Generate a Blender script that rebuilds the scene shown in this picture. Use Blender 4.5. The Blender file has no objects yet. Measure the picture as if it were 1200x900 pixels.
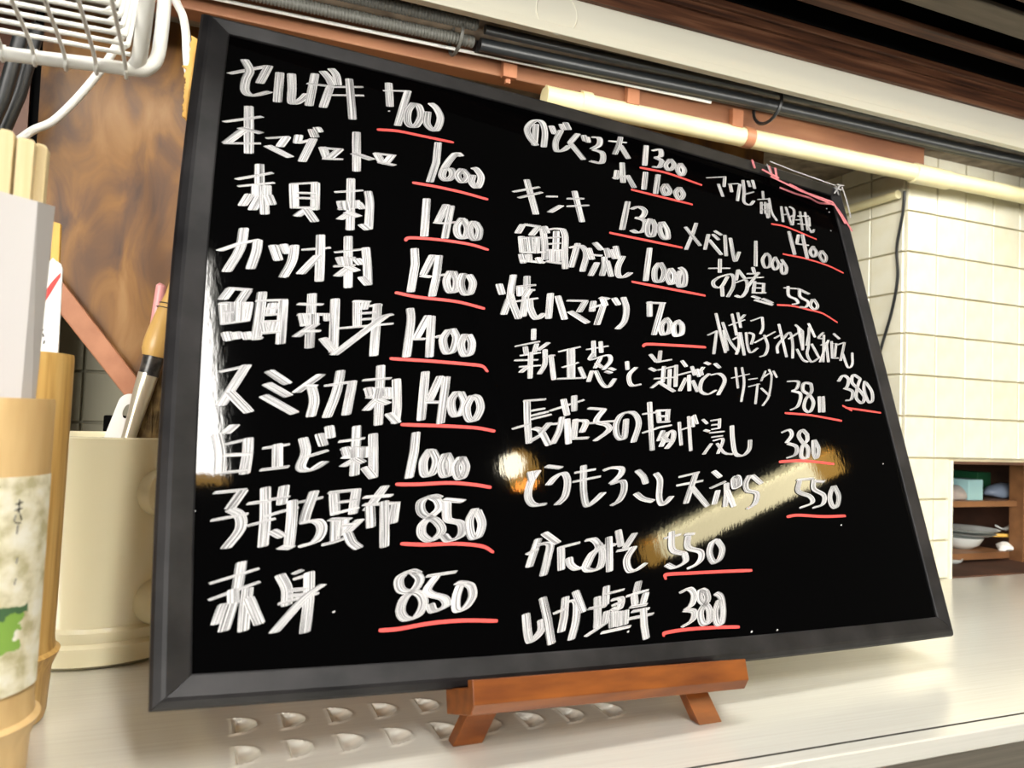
import bpy, bmesh, math, random
from mathutils import Vector, Matrix, noise
random.seed(7)
S = bpy.context.scene
COL = S.collection
V = Vector

# ------------------------------------------------------------------ camera, world, lights, exposure
cam_d = bpy.data.cameras.new('camera'); cam = bpy.data.objects.new('camera', cam_d); COL.objects.link(cam)
cam_d.sensor_width = 36; cam_d.lens = 26.996; cam_d.clip_start = .01
cam.matrix_world = Matrix(((.924785, -.050624, -.377107, 0), (-.378675, -.025773, -.925171, 0),
                           (.037116, .998385, -.043005, .16), (0, 0, 0, 1)))
S.camera = cam
cam_d.dof.use_dof = True; cam_d.dof.focus_distance = .52; cam_d.dof.aperture_fstop = 12
S.view_settings.view_transform = 'Standard'; S.view_settings.look = 'None'
S.view_settings.exposure = -.7; S.view_settings.gamma = 1; S.view_settings.use_curve_mapping = False
W = bpy.data.worlds.new('world'); S.world = W; W.use_nodes = True
W.node_tree.nodes['Background'].inputs[0].default_value = (1, .93, .80, 1)
W.node_tree.nodes['Background'].inputs[1].default_value = .17

def area(name, loc, target, sx, sy, power, color=(1, .965, .90)):
    l = bpy.data.lights.new(name, 'AREA'); l.shape = 'RECTANGLE'; l.size = sx; l.size_y = sy
    l.energy = power; l.color = color
    o = bpy.data.objects.new(name, l); COL.objects.link(o); o.location = loc
    o.rotation_euler = (V(target) - V(loc)).to_track_quat('-Z', 'Y').to_euler()
    return o
area('left_fill_light', (-2.1, -2.6, .74), (.3, .55, .25), 2.2, 1.3, 285)  # added unseen main light, kept out of the board's mirror view
area('counter_fill_light', (.30, .20, 1.15), (.30, .38, .0), 1.0, .16, 20)  # added overhead fill for the counter, clear of the board's reflection
area('shelf_strip_light', (.30, .530, .4400), (.30, .930, .140), 1.1, .018, 1.35)

# ------------------------------------------------------------------ materials
def mat(name, col, rough=.5, metal=0, spec=.5, emit=None, estr=0, coat=0, trans=0):
    m = bpy.data.materials.new(name); m.use_nodes = True
    p = m.node_tree.nodes['Principled BSDF']
    p.inputs['Base Color'].default_value = (*col, 1); p.inputs['Roughness'].default_value = rough
    p.inputs['Metallic'].default_value = metal; p.inputs['Specular IOR Level'].default_value = spec
    p.inputs['Coat Weight'].default_value = coat; p.inputs['Transmission Weight'].default_value = trans
    if emit: p.inputs['Emission Color'].default_value = (*emit, 1); p.inputs['Emission Strength'].default_value = estr
    return m
def N(m, t, **kw):
    n = m.node_tree.nodes.new(t)
    for k, v in kw.items(): setattr(n, k, v)
    return n
def L(m, a, b): m.node_tree.links.new(a, b)
def P(m): return m.node_tree.nodes['Principled BSDF']
def ramp(m, stops):
    r = N(m, 'ShaderNodeValToRGB'); e = r.color_ramp.elements
    while len(e) < len(stops): e.new(.5)
    for i, (p, c) in enumerate(stops): e[i].position = p; e[i].color = (*c, 1)
    return r
def noisy(name, stops, scale=(1, 1, 1), nscale=5, detail=4, rough=.5, bump=0, coord='Object', metal=0, spec=.5, dist=0, coat=0):
    m = mat(name, stops[0][1], rough, metal, spec, coat=coat)
    tc = N(m, 'ShaderNodeTexCoord'); mp = N(m, 'ShaderNodeMapping'); mp.inputs['Scale'].default_value = scale
    nz = N(m, 'ShaderNodeTexNoise'); nz.inputs['Scale'].default_value = nscale; nz.inputs['Detail'].default_value = detail
    nz.inputs['Distortion'].default_value = dist
    r = ramp(m, stops)
    L(m, tc.outputs[coord], mp.inputs[0]); L(m, mp.outputs[0], nz.inputs['Vector']); L(m, nz.outputs['Fac'], r.inputs[0])
    L(m, r.outputs[0], P(m).inputs['Base Color'])
    if bump:
        b = N(m, 'ShaderNodeBump'); b.inputs['Strength'].default_value = bump; b.inputs['Distance'].default_value = .001
        L(m, nz.outputs['Fac'], b.inputs['Height']); L(m, b.outputs[0], P(m).inputs['Normal'])
    return m

M = {}
M['gloss_black'] = m = mat('black glossy writing panel', (.0005, .0005, .0006), .032, spec=.13)
tc = N(m, 'ShaderNodeTexCoord'); mp = N(m, 'ShaderNodeMapping'); mp.inputs['Scale'].default_value = (220, 220, 26)
nz = N(m, 'ShaderNodeTexNoise'); nz.inputs['Scale'].default_value = 2.2; nz.inputs['Detail'].default_value = 3
bp = N(m, 'ShaderNodeBump'); bp.inputs['Strength'].default_value = .012; bp.inputs['Distance'].default_value = .001
L(m, tc.outputs['Object'], mp.inputs[0]); L(m, mp.outputs[0], nz.inputs['Vector']); L(m, nz.outputs['Fac'], bp.inputs['Height']); L(m, bp.outputs[0], P(m).inputs['Normal'])
M['frame'] = noisy('satin black frame', [(.3, (.004, .004, .005)), (.7, (.018, .017, .018))], (1, 1, 1), 45, 7, .46, .12, spec=.2)
# marker ink, streaked across the nib
def ink(name, c_hi, c_lo, gaps):
    m = mat(name, c_hi, .55, spec=.3)
    uv = N(m, 'ShaderNodeUVMap'); mp = N(m, 'ShaderNodeMapping'); mp.inputs['Scale'].default_value = (11, 22, 1)
    nz = N(m, 'ShaderNodeTexNoise'); nz.inputs['Scale'].default_value = 1; nz.inputs['Detail'].default_value = 3; nz.inputs['Roughness'].default_value = .6
    L(m, uv.outputs[0], mp.inputs[0]); L(m, mp.outputs[0], nz.inputs['Vector'])
    r = ramp(m, gaps + [(.49, c_lo), (.59, c_hi)])
    L(m, nz.outputs['Fac'], r.inputs[0]); L(m, r.outputs[0], P(m).inputs['Base Color'])
    return m
M['white_ink'] = ink('white marker ink', (.58, .575, .58), (.27, .27, .28), [(.33, (.02, .02, .02)), (.42, (.15, .15, .155))])
M['red_ink'] = ink('red marker ink', (.66, .085, .075), (.52, .06, .055), [(.1, (.5, .04, .04))])
M['pink_ink'] = ink('pink smeared ink', (.80, .30, .32), (.5, .14, .16), [(.3, (.06, .02, .02)), (.4, (.35, .1, .12))])
M['easel'] = noisy('varnished red brown wood', [(.3, (.09, .022, .004)), (.7, (.20, .058, .009))], (6, 30, 30), 4, 6, .36, .05, spec=.35)
M['steel'] = m = noisy('brushed stainless steel', [(.3, (.74, .73, .66)), (.75, (.82, .81, .74))], (1.2, 60, 60), 9, 8, .22, .05, metal=.42)
M['steel_painted_reflection'] = noisy('brushed steel edge with painted reflection', [(.3, (.42, .38, .31)), (.7, (.56, .51, .42))], (1, 60, 60), 9, 8, .3, .08, metal=.85)  # darker copy of the steel, brown reflection painted into its colour
M['tile'] = m = mat('cream glazed tile', (.78, .75, .60), .22)
oi = N(m, 'ShaderNodeObjectInfo'); r = ramp(m, [(0, (.74, .72, .58)), (1, (.82, .80, .66))]); L(m, oi.outputs['Random'], r.inputs[0])
tc = N(m, 'ShaderNodeTexCoord'); nz = N(m, 'ShaderNodeTexNoise'); nz.inputs['Scale'].default_value = 40; nz.inputs['Detail'].default_value = 3
mx = N(m, 'ShaderNodeMixRGB'); mx.blend_type = 'MULTIPLY'; r2 = ramp(m, [(.35, (.90, .86, .74)), (.6, (1, 1, 1))])
mx.inputs[0].default_value = .5
L(m, tc.outputs['Object'], nz.inputs['Vector']); L(m, nz.outputs['Fac'], r2.inputs[0]); L(m, r.outputs[0], mx.inputs[1]); L(m, r2.outputs[0], mx.inputs[2]); L(m, mx.outputs[0], P(m).inputs['Base Color'])
M['grout'] = noisy('stained grout', [(.35, (.50, .44, .28)), (.65, (.64, .59, .42))], (1, 1, 1), 30, 4, .85)
M['dull_tile'] = noisy('dull olive wall tile', [(.3, (.30, .28, .19)), (.7, (.36, .34, .24))], (1, 1, 1), 8, 2, .5)
M['cream_paint'] = noisy('cream painted metal', [(.3, (.78, .76, .64)), (.7, (.82, .80, .69))], (1, 1, 1), 6, 2, .45)
M['pipe'] = noisy('yellowed cream pipe', [(.3, (.74, .66, .36)), (.7, (.82, .76, .48))], (1, 1, 1), 25, 3, .35)
M['plywood'] = noisy('stained plywood', [(.30, (.065, .030, .015)), (.43, (.125, .055, .016)), (.55, (.205, .092, .017)), (.74, (.28, .145, .045))], (11, 1, 4.5), 3.4, 10, .38, .05, dist=.9)
M['dark_ply'] = noisy('dark stained board', [(.3, (.05, .018, .009)), (.7, (.14, .05, .02))], (4, 1, 1.5), 4, 6, .45)
M['beam'] = noisy('red brown timber', [(.3, (.17, .065, .030)), (.55, (.28, .12, .055)), (.75, (.36, .17, .085))], (2, 10, 14), 3, 6, .5, .05)
M['soffit'] = noisy('dusty brown soffit', [(.3, (.10, .075, .05)), (.7, (.26, .21, .15))], (1, 1, 1), 60, 5, .8)
M['trim_wood'] = noisy('reddish planed wood', [(.3, (.34, .13, .06)), (.7, (.46, .20, .10))], (10, 3, 10), 5, 5, .45)
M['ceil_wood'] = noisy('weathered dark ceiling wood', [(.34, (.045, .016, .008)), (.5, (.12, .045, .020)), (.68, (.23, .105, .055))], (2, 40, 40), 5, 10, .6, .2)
M['ceil_grey'] = noisy('greyed ceiling wood', [(.3, (.13, .105, .078)), (.7, (.21, .175, .13))], (2, 20, 20), 6, 8, .7, .15)
M['void'] = mat('unlit black void', (.003, .003, .003), .95, spec=.1)  # near black: stands in for shade in ceiling gaps, also colours the black box
M['black_rubber'] = mat('black cable sheath', (.012, .014, .015), .38)
M['grey_conduit'] = mat('grey corrugated conduit', (.075, .075, .065), .5)
M['white_wire'] = mat('white plastic coated wire', (.86, .86, .82), .35)
M['white_plastic'] = mat('white plastic', (.80, .80, .76), .4)
M['bamboo'] = noisy('golden bamboo', [(.25, (.36, .19, .045)), (.5, (.56, .34, .10)), (.75, (.66, .43, .15))], (60, 60, 2.5), 6, 6, .42, .06)
M['pale_bamboo'] = noisy('pale bamboo', [(.3, (.45, .29, .12)), (.7, (.60, .42, .20))], (18, 18, 3), 5, 4, .42)
M['chopstick'] = noisy('pale chopstick wood', [(.3, (.50, .39, .20)), (.7, (.62, .50, .29))], (60, 60, 2), 5, 4, .6)
M['paper'] = noisy('grey white sleeve paper', [(.3, (.38, .36, .345)), (.7, (.44, .42, .41))], (3, 3, 1), 4, 2, .5)
M['white_paper'] = mat('white paper', (.82, .82, .78), .6)
M['yellow_card'] = noisy('orange yellow card', [(.3, (.74, .40, .08)), (.7, (.82, .50, .14))], (1, 1, 1), 40, 4, .7)
M['yellow_plastic'] = mat('yellow plastic', (.74, .44, .09), .35)
M['ceramic'] = mat('cream glazed ceramic', (.76, .70, .47), .14, coat=.5)
M['pink'] = mat('pink plastic', (.80, .36, .36), .4)
M['brush_wood'] = noisy('varnished brush wood', [(.3, (.60, .36, .10)), (.7, (.72, .46, .17))], (30, 30, 4), 4, 4, .35)
M['black_band'] = noisy('black lacquer band', [(.4, (.015, .015, .015)), (.7, (.09, .08, .07))], (1, 1, 1), 200, 2, .3)
M['gold_metal'] = mat('polished pale metal', (.78, .72, .56), .28, metal=.6)
M['bristle'] = noisy('brown bristles', [(.3, (.10, .06, .02)), (.7, (.34, .23, .09))], (1, 1, 1), 150, 2, .8)
M['shelf_wood'] = noisy('brown shelf wood', [(.3, (.12, .05, .02)), (.7, (.25, .115, .045))], (3, 10, 10), 4, 5, .5)
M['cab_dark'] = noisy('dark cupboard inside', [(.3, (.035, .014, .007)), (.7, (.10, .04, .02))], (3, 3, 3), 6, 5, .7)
M['china'] = mat('white china', (.66, .70, .68), .2)
M['blue_box'] = mat('light blue label', (.36, .60, .62), .5)
M['green_box'] = mat('green plastic', (.02, .12, .05), .4)
M['green_card'] = mat('pale green carton', (.42, .56, .34), .5)
M['blue_bag'] = mat('blue grey plastic bag', (.22, .27, .36), .35)
M['grey_cloth'] = noisy('grey pink cloth', [(.3, (.34, .28, .26)), (.7, (.55, .50, .46))], (1, 1, 1), 40, 3, .8)
M['tube'] = mat('lit fluorescent tube', (1, 1, 1), .5, emit=(1, .87, .52), estr=80)
M['tube_warm'] = mat('amber tube end', (1, .6, .2), .5, emit=(1, .55, .12), estr=32)
M['tube_white'] = mat('bright white diffuser', (1, 1, 1), .5, emit=(1, .97, .92), estr=200)
M['globe'] = mat('lit globe lamp', (1, 1, 1), .5, emit=(1, .90, .66), estr=200)
M['fixture'] = mat('white lamp housing', (.7, .7, .66), .5)
# printed label of the front bamboo tube: dark trees, green hill, mottled paper
M['label'] = m = mat('landscape paper label', (.7, .66, .5), .55)
uv = N(m, 'ShaderNodeUVMap'); sp = N(m, 'ShaderNodeSeparateXYZ'); L(m, uv.outputs[0], sp.inputs[0])
nz = N(m, 'ShaderNodeTexNoise'); nz.inputs['Scale'].default_value = 9; nz.inputs['Detail'].default_value = 5; L(m, uv.outputs[0], nz.inputs['Vector'])
base = ramp(m, [(.35, (.42, .38, .22)), (.5, (.66, .62, .46)), (.65, (.76, .74, .64))]); L(m, nz.outputs['Fac'], base.inputs[0])
def math_(op, a, b=None, c=None):
    n = N(m, 'ShaderNodeMath', operation=op)
    for i, t in enumerate((a, b, c)):
        if t is None: continue
        if isinstance(t, (int, float)): n.inputs[i].default_value = t
        else: L(m, t, n.inputs[i])
    return n.outputs[0]
wob = math_('MULTIPLY', nz.outputs['Fac'], .16)
xs = math_('ADD', sp.outputs[0], wob); ys = math_('ADD', sp.outputs[1], wob)
def band(val, lo, hi): return math_('MULTIPLY', math_('GREATER_THAN', val, lo), math_('LESS_THAN', val, hi))
hill = math_('MULTIPLY', band(ys, .27, .43), math_('LESS_THAN', xs, .90))
ridge = math_('MULTIPLY', band(ys, .43, .475), math_('LESS_THAN', xs, .93))
tree = math_('MULTIPLY', math_('GREATER_THAN', ys, .47), math_('LESS_THAN', xs, .755))
prev = base.outputs[0]
for fac, col in ((hill, (.20, .36, .06)), (ridge, (.05, .12, .05)), (tree, (.015, .045, .012))):
    mx = N(m, 'ShaderNodeMixRGB'); L(m, fac, mx.inputs[0]); L(m, prev, mx.inputs[1]); mx.inputs[2].default_value = (*col, 1); prev = mx.outputs[0]
L(m, prev, P(m).inputs['Base Color'])

# ------------------------------------------------------------------ mesh helpers
def link(name, me, material, parent=None, smooth=False):
    o = bpy.data.objects.new(name, me); COL.objects.link(o)
    if material is not None: me.materials.append(M[material])
    if parent is not None:
        o.parent = parent
        root = parent
        off = V((0, 0, 0))
        while root is not None: off += root.location; root = root.parent
        me.transform(Matrix.Translation(-off))
    if smooth:
        for p in me.polygons: p.use_smooth = True
        try: me.set_sharp_from_angle(angle=math.radians(40))
        except Exception: pass
    return o
def bm_obj(name, bm, material, parent=None, smooth=False, bevel=0):
    bmesh.ops.remove_doubles(bm, verts=bm.verts, dist=1e-6)
    if bevel: bmesh.ops.bevel(bm, geom=[e for e in bm.edges if e.calc_face_angle(0) > .5], offset=bevel, segments=2, affect='EDGES', profile=.5)
    bmesh.ops.recalc_face_normals(bm, faces=bm.faces)
    me = bpy.data.meshes.new(name); bm.to_mesh(me); bm.free()
    return link(name, me, material, parent, smooth)
def thing(name, label, cat, loc, group=None):
    o = bpy.data.objects.new(name, None); COL.objects.link(o); o.location = loc; o.empty_display_size = .02
    o['label'] = label; o['category'] = cat
    if group: o['group'] = group
    return o
def tag(o, label=None, cat=None, group=None, kind=None):
    for k, v in (('label', label), ('category', cat), ('group', group), ('kind', kind)):
        if v: o[k] = v
    return o
def hexa(bm, b, t):      # 4 bottom + 4 top points
    v = [bm.verts.new(p) for p in list(b) + list(t)]
    for f in ((0, 3, 2, 1), (4, 5, 6, 7), (0, 1, 5, 4), (1, 2, 6, 5), (2, 3, 7, 6), (3, 0, 4, 7)): bm.faces.new([v[i] for i in f])
def box(bm, x0, x1, y0, y1, z0, z1):
    hexa(bm, [(x0, y0, z0), (x1, y0, z0), (x1, y1, z0), (x0, y1, z0)], [(x0, y0, z1), (x1, y0, z1), (x1, y1, z1), (x0, y1, z1)])
def nb(): return bmesh.new()
def bxo(name, material, ext, parent=None, bevel=0):
    bm = nb(); box(bm, *ext); return bm_obj(name, bm, material, parent, bevel=bevel)
def prism(bm, pts, d):   # polygon extruded by vector d
    d = V(d); a = [bm.verts.new(p) for p in pts]; b = [bm.verts.new(V(p) + d) for p in pts]; n = len(pts)
    bm.faces.new(a); bm.faces.new(b[::-1])
    for i in range(n): bm.faces.new([a[i], b[i], b[(i+1) % n], a[(i+1) % n]])
def catmull(pts, n=8):
    P_ = [V(p) for p in pts]
    if len(P_) < 3: return P_
    E_ = [P_[0]*2 - P_[1]] + P_ + [P_[-1]*2 - P_[-2]]; out = []
    for i in range(1, len(E_)-2):
        a, b, c, d = E_[i-1:i+3]
        for k in range(n):
            t = k/n; out.append(.5*((2*b) + (c-a)*t + (2*a-5*b+4*c-d)*t*t + (3*b-a-3*c+d)*t**3))
    out.append(P_[-1]); return out
def tube(bm, pts, r, seg=10, cap=True, closed=False):
    pts = [V(p) for p in pts]; rings = []; n = len(pts); up = None
    for i, p in enumerate(pts):
        if closed: d = pts[(i+1) % n] - pts[i-1]
        else: d = pts[min(i+1, n-1)] - pts[max(i-1, 0)]
        d.normalize()
        if up is None: up = d.orthogonal().normalized()
        up = (up - d*up.dot(d)).normalized(); s = d.cross(up)
        rr = r[i] if isinstance(r, (list, tuple)) else r
        rings.append([bm.verts.new(p + (up*math.cos(a) + s*math.sin(a))*rr) for a in [2*math.pi*k/seg for k in range(seg)]])
    m_ = n if closed else n-1
    for i in range(m_):
        a, b = rings[i], rings[(i+1) % n]
        for k in range(seg): bm.faces.new([a[k], a[(k+1) % seg], b[(k+1) % seg], b[k]])
    if cap and not closed: bm.faces.new(rings[0][::-1]); bm.faces.new(rings[-1])
def lathe(bm, cx, cy, prof, seg=48, a0=0, a1=2*math.pi):
    full = abs(a1-a0-2*math.pi) < 1e-6; cols = []
    k_ = seg if full else seg+1
    for k in range(k_):
        a = a0+(a1-a0)*k/seg
        cols.append([bm.verts.new((cx+r*math.cos(a), cy+r*math.sin(a), z)) for r, z in prof])
    for k in range(seg):
        A, B = cols[k], cols[(k+1) % k_]
        for i in range(len(prof)-1):
            bm.faces.new([A[i], B[i], B[i+1], A[i+1]])
def uvs(o, fn):
    me = o.data; l = me.uv_layers.new(name='UVMap')
    for p in me.polygons:
        for li in p.loop_indices: l.data[li].uv = fn(me.vertices[me.loops[li].vertex_index].co)

# ------------------------------------------------------------------ setting: tiled walls
T = .045; YC = .6109; XC = .7067; YB = .775
ZO = -.003                                   # height of the lowest tile joint
def tile_mesh(w, h, d=.0038, c=.0006):
    bm = nb(); w -= .0020; h -= .0020
    o = [(-w/2, -h/2), (w/2, -h/2), (w/2, h/2), (-w/2, h/2)]
    i = [(a*(1-2*c/w), b*(1-2*c/h)) for a, b in o]
    A = [bm.verts.new((a, 0, b)) for a, b in o]; B = [bm.verts.new((a, -d+c, b)) for a, b in o]; Cc = [bm.verts.new((a, -d, b)) for a, b in i]
    bm.faces.new(Cc)
    for R1, R2 in ((A, B), (B, Cc)):
        for k in range(4): bm.faces.new([R1[k], R1[(k+1) % 4], R2[(k+1) % 4], R2[k]])
    bmesh.ops.recalc_face_normals(bm, faces=bm.faces)
    me = bpy.data.meshes.new('tile'); bm.to_mesh(me); bm.free(); return me
TM = {}
def tile(parent, cx, cz, w, h, y, rot=0, material='tile', x=None):
    k = (round(w, 4), round(h, 4), material)
    if k not in TM: TM[k] = tile_mesh(w, h); TM[k].materials.append(M[material])
    o = bpy.data.objects.new('tile', TM[k]); COL.objects.link(o); o.parent = parent
    o.location = (cx, y, cz)
    o.rotation_euler = (random.uniform(-.006, .006), random.uniform(-.002, .002), rot + random.uniform(-.006, .006))
    return o
OX, OZ = .7770, .1290                        # left and top edge of the cupboard opening
OX1 = 1.030
ZT = .58
bm = nb()
for e in ((XC+.002, OX, YC, YC+.02, -.01, ZT), (OX, OX1, YC, YC+.02, OZ, ZT), (OX1, 1.30, YC, YC+.02, -.01, ZT)): box(bm, *e)
box(bm, XC+.002, XC+.022, YC+.02, YB, -.01, ZT)
wall_r = bm_obj('wall_right', bm, 'grout'); tag(wall_r, kind='structure')
for i in range(11):
    for k in range(13):
        x0, x1 = XC+i*T, XC+(i+1)*T; z0, z1 = max(0, ZO+k*T), min(ZO+(k+1)*T, ZT)
        if x0 < OX1 and x1 > OX and z0 < OZ-.004:
            if x0 < OX-.004: x1 = OX-.0015
            elif x1 > OX1+.004: x0 = OX1
            elif z1 > OZ+.004: z0 = OZ
            else: continue
            if z1 > OZ+.004 and z0 < OZ: z0 = z0
        if z1-z0 < .006 or x1-x0 < .006: continue
        tile(wall_r, (x0+x1)/2, (z0+z1)/2, x1-x0, z1-z0, YC-.0)
for i in range(4):                            # the pier's side, going back into the niche
    for k in range(13):
        y0, y1 = YC+i*T, min(YC+(i+1)*T, YB); z0, z1 = max(0, ZO+k*T), min(ZO+(k+1)*T, ZT)
        if y1-y0 < .006: continue
        o = tile(wall_r, XC+.002, (z0+z1)/2, y1-y0, z1-z0, (y0+y1)/2, -math.pi/2)
# niche back wall, long dull tiles
wall_b = bxo('wall_back', 'dull_tile', (-.9, XC, YB, YB+.02, -.01, ZT)); tag(wall_b, kind='structure')
xj = -0.0945
for i in range(-6, 8):
    for k in range(6):
        x0 = xj+i*.098; x1 = min(x0+.098, XC); z0, z1 = max(0, 0.1416+(k-3)*T), 0.1416+(k-2)*T
        if z1-z0 < .006: continue
        tile(wall_b, (x0+x1)/2, (z0+z1)/2, x1-x0, z1-z0, YB, 0, 'dull_tile')
# opening reveal + cupboard
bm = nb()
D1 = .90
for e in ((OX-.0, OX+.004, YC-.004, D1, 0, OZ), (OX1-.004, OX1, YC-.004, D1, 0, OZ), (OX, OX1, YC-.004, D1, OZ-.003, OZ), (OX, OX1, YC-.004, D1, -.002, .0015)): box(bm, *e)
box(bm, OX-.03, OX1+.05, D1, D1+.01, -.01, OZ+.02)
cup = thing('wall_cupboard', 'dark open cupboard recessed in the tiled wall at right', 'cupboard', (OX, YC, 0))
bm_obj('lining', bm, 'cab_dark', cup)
bxo('rim', 'cream_paint', (OX-.002, OX+.0012, YC-.0062, YC+.02, 0, OZ+.001), cup)
y1 = YC+.055
zs1 = 0.0763; zs2 = 0.0126
bxo('shelf', 'shelf_wood', (OX+.004, OX1-.004, y1, D1, zs1-.006, zs1+.001), cup)
bxo('shelf', 'shelf_wood', (OX+.004, 0.9586, y1, D1, zs2-.007, zs2+.001), cup)
bxo('post', 'shelf_wood', (0.9722, 0.9722+.012, y1-.008, y1+.01, .0015, OZ-.003), cup)
cup.children[1]['label'] = 'cream painted rim'

# ------------------------------------------------------------------ things in the cupboard
def cab_box(name, ext, material, label, cat):
    return tag(bxo(name, material, ext, bevel=.001), label, cat)
yA = y1+.006
def zx(px, py, y): return px, py
cab_box('carton', (0.8961, 0.9222, yA+.003, yA+.03, zs1+.001, 0.1032), 'blue_box', 'light blue carton on the upper cupboard shelf', 'box')
bm = nb(); bmesh.ops.create_icosphere(bm, subdivisions=3, radius=.02)
for v in bm.verts:
    v.co.x *= 1.0; v.co.z = max(v.co.z, -.008)*.62; v.co.y *= .7; v.co += noise.noise_vector(v.co*90)*.0022
bmesh.ops.translate(bm, verts=bm.verts, vec=(0.8874, .69, zs1+.0065))
tag(bm_obj('cloth', bm, 'grey_cloth', smooth=True), 'crumpled greyish cloth at left on the upper cupboard shelf', 'cloth')
bm = nb(); bmesh.ops.create_icosphere(bm, subdivisions=3, radius=.026)
for v in bm.verts:
    v.co.x *= 1.25; v.co.z = max(v.co.z, -.008)*.5; v.co.y *= .6; v.co += noise.noise_vector(v.co*70)*.003
bmesh.ops.translate(bm, verts=bm.verts, vec=(0.9927, .700, zs1+.007))
tag(bm_obj('plastic_bag', bm, 'blue_bag', smooth=True), 'crumpled blue grey plastic bag on the upper cupboard shelf', 'bag')
zg = 0.0920
cab_box('green_bin', (1.0000, 1.0626, .74, .84, zs1+.001, 0.1081), 'green_box', 'dark green container at the back of the upper shelf', 'container')
cab_box('milk_carton', (1.0329, 1.0555, .730, .745, zs1+.001, 0.1138), 'green_card', 'small pale green carton standing behind the plastic bag', 'box')
def bowl(name, cx, cy, z, r, h, label, material='china', group=None):
    bm = nb(); lathe(bm, cx, cy, [(.0001, z), (r*.45, z), (r*.8, z+h*.4), (r, z+h), (r*.96, z+h), (r*.76, z+h*.45), (r*.42, z+h*.12), (.0001, z+h*.12)], 32)
    return tag(bm_obj(name, bm, material, smooth=True), label, 'bowl' if name == 'bowl' else 'plate')
bcx = 0.9160
bowl('bowl', bcx, .70, zs2+.001, .026, .015, 'white china bowl under the stacked plates in the cupboard')
bowl('plate', bcx+.010, .700, zs2+.0162, .034, .005, 'pale plate lying directly on the china bowl')
bowl('plate', bcx+.013, .702, zs2+.0213, .038, .005, 'topmost pale plate of the stack in the cupboard')
bm = nb(); tube(bm, [(0.9562, 0.6900, 0.0306), (0.9898, 0.6750, 0.0310)], .0024, 8)
tag(bm_obj('ladle_handle', bm, 'yellow_plastic'), 'yellow stick lying beside the plate stack in the cupboard', 'stick')
bm = nb(); tube(bm, catmull([(0.9673, 0.6900, 0.0424), (0.9820, 0.6900, 0.0377), (0.9950, 0.6900, 0.0408), (1.0049, 0.6900, 0.0484)]), [.0012]*10+[.0026]*15, 8)
tag(bm_obj('china_spoon', bm, 'china', smooth=True), 'white curved spoon above the yellow stick', 'spoon')
bm = nb(); bmesh.ops.create_icosphere(bm, subdivisions=3, radius=.008)
for v in bm.verts: v.co.x *= 1.2; v.co.z *= .7; v.co += noise.noise_vector(v.co*160)*.004
bmesh.ops.translate(bm, verts=bm.verts, vec=(0.9626, .675, zs2+.005))
tag(bm_obj('paper_scrap', bm, 'white_paper'), 'crumpled white paper scrap on the lower shelf edge', 'paper')
bowl('bowl', 0.8627, .67, .0016, .012, .006, 'small pale bowl on the cupboard floor')

# ------------------------------------------------------------------ ceiling, beams
ZC = .4956
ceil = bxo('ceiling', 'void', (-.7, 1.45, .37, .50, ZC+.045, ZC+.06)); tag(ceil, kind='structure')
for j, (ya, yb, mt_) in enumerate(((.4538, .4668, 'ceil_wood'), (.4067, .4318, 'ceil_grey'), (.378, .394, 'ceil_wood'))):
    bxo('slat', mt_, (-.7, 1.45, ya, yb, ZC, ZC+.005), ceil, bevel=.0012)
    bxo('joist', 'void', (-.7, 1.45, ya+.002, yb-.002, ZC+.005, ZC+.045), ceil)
# stepped brown fascia over the white beam
t3 = bxo('trim_3', 'ceil_wood', (-.7, 1.45, .4965, .5105, .470, ZC)); tag(t3, kind='structure')
bxo('moulding', 'ceil_wood', (-.7, 1.45, .4900, .4965, .4895, ZC), t3, bevel=.001)
bxo('painted_gap_shade', 'void', (-.7, 1.45, .4900, .5105, ZC+.0002, ZC+.06), t3)  # black box painting in the shade of the gap above the fascia
bxo('moulding', 'ceil_wood', (-.7, 1.45, .4935, .4965, .4835, .4895), t3)
ZW = [0.4404, 0.4489, 0.4718]
t1 = bxo('trim_1', 'cream_paint', (-.7, 1.45, .5005, .5070, .4475, .482)); tag(t1, kind='structure')
bxo('lip', 'cream_paint', (-.7, 1.45, .4990, .5060, .4405, .4475), t1, bevel=.0006)
bm = nb()                                    # faint round inspection cover on the beam
cx, cz = 0.2286, 0.4570
tube(bm, [(cx+.0165*math.cos(a), .5003, cz+.0165*math.sin(a)) for a in [2*math.pi*k/40 for k in range(40)]], .0004, 6, closed=True)
bm_obj('cover_ring', bm, 'cream_paint', t1)
soff = bxo('trim_2', 'soffit', (-.7, 1.45, .5070, .80, .4660, .482)); tag(soff, kind='structure')
# brown timber behind the cables
beam = bxo('timber_beam', 'beam', (-.7, .7038, .585, .603, .4412, .470), bevel=.001)
tag(beam, 'long red brown timber running behind the board above the cream pipe', 'beam')
# wood panels left
panel = thing('wood_panel', 'large stained plywood panel with a slanting lower edge', 'panel', (-.1, .665, .2))
yP = .665
pts = [(-0.1220, 0.6650, 0.3836), (-0.1149, 0.6650, 0.2534), (-0.1070, 0.6650, 0.2523), (-0.0319, 0.6650, 0.1568), (0.0500, 0.6650, 0.0466), (0.2107, 0.6650, 0.0420)]
x0 = pts[0][0]; top = .4698
bm = nb(); prism(bm, [(x0, yP, top), (x0, yP, pts[1][2]), pts[2], pts[3], (pts[3][0]+.06, yP, .04), (.50, yP, .04), (0.5578, yP, .30), (0.5578, yP, top)], (0, .008, 0))
bm_obj('plywood_sheet', bm, 'plywood', panel)
a, b = V((-0.1105, 0.6550, 0.2644)), V((-0.0305, 0.6550, 0.1621)); d = (b-a).normalized(); nrm = d.cross(V((0, -1, 0))).normalized()
bm = nb(); w_ = .0150; a = a - d*.05; b = b + d*.03
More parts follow.
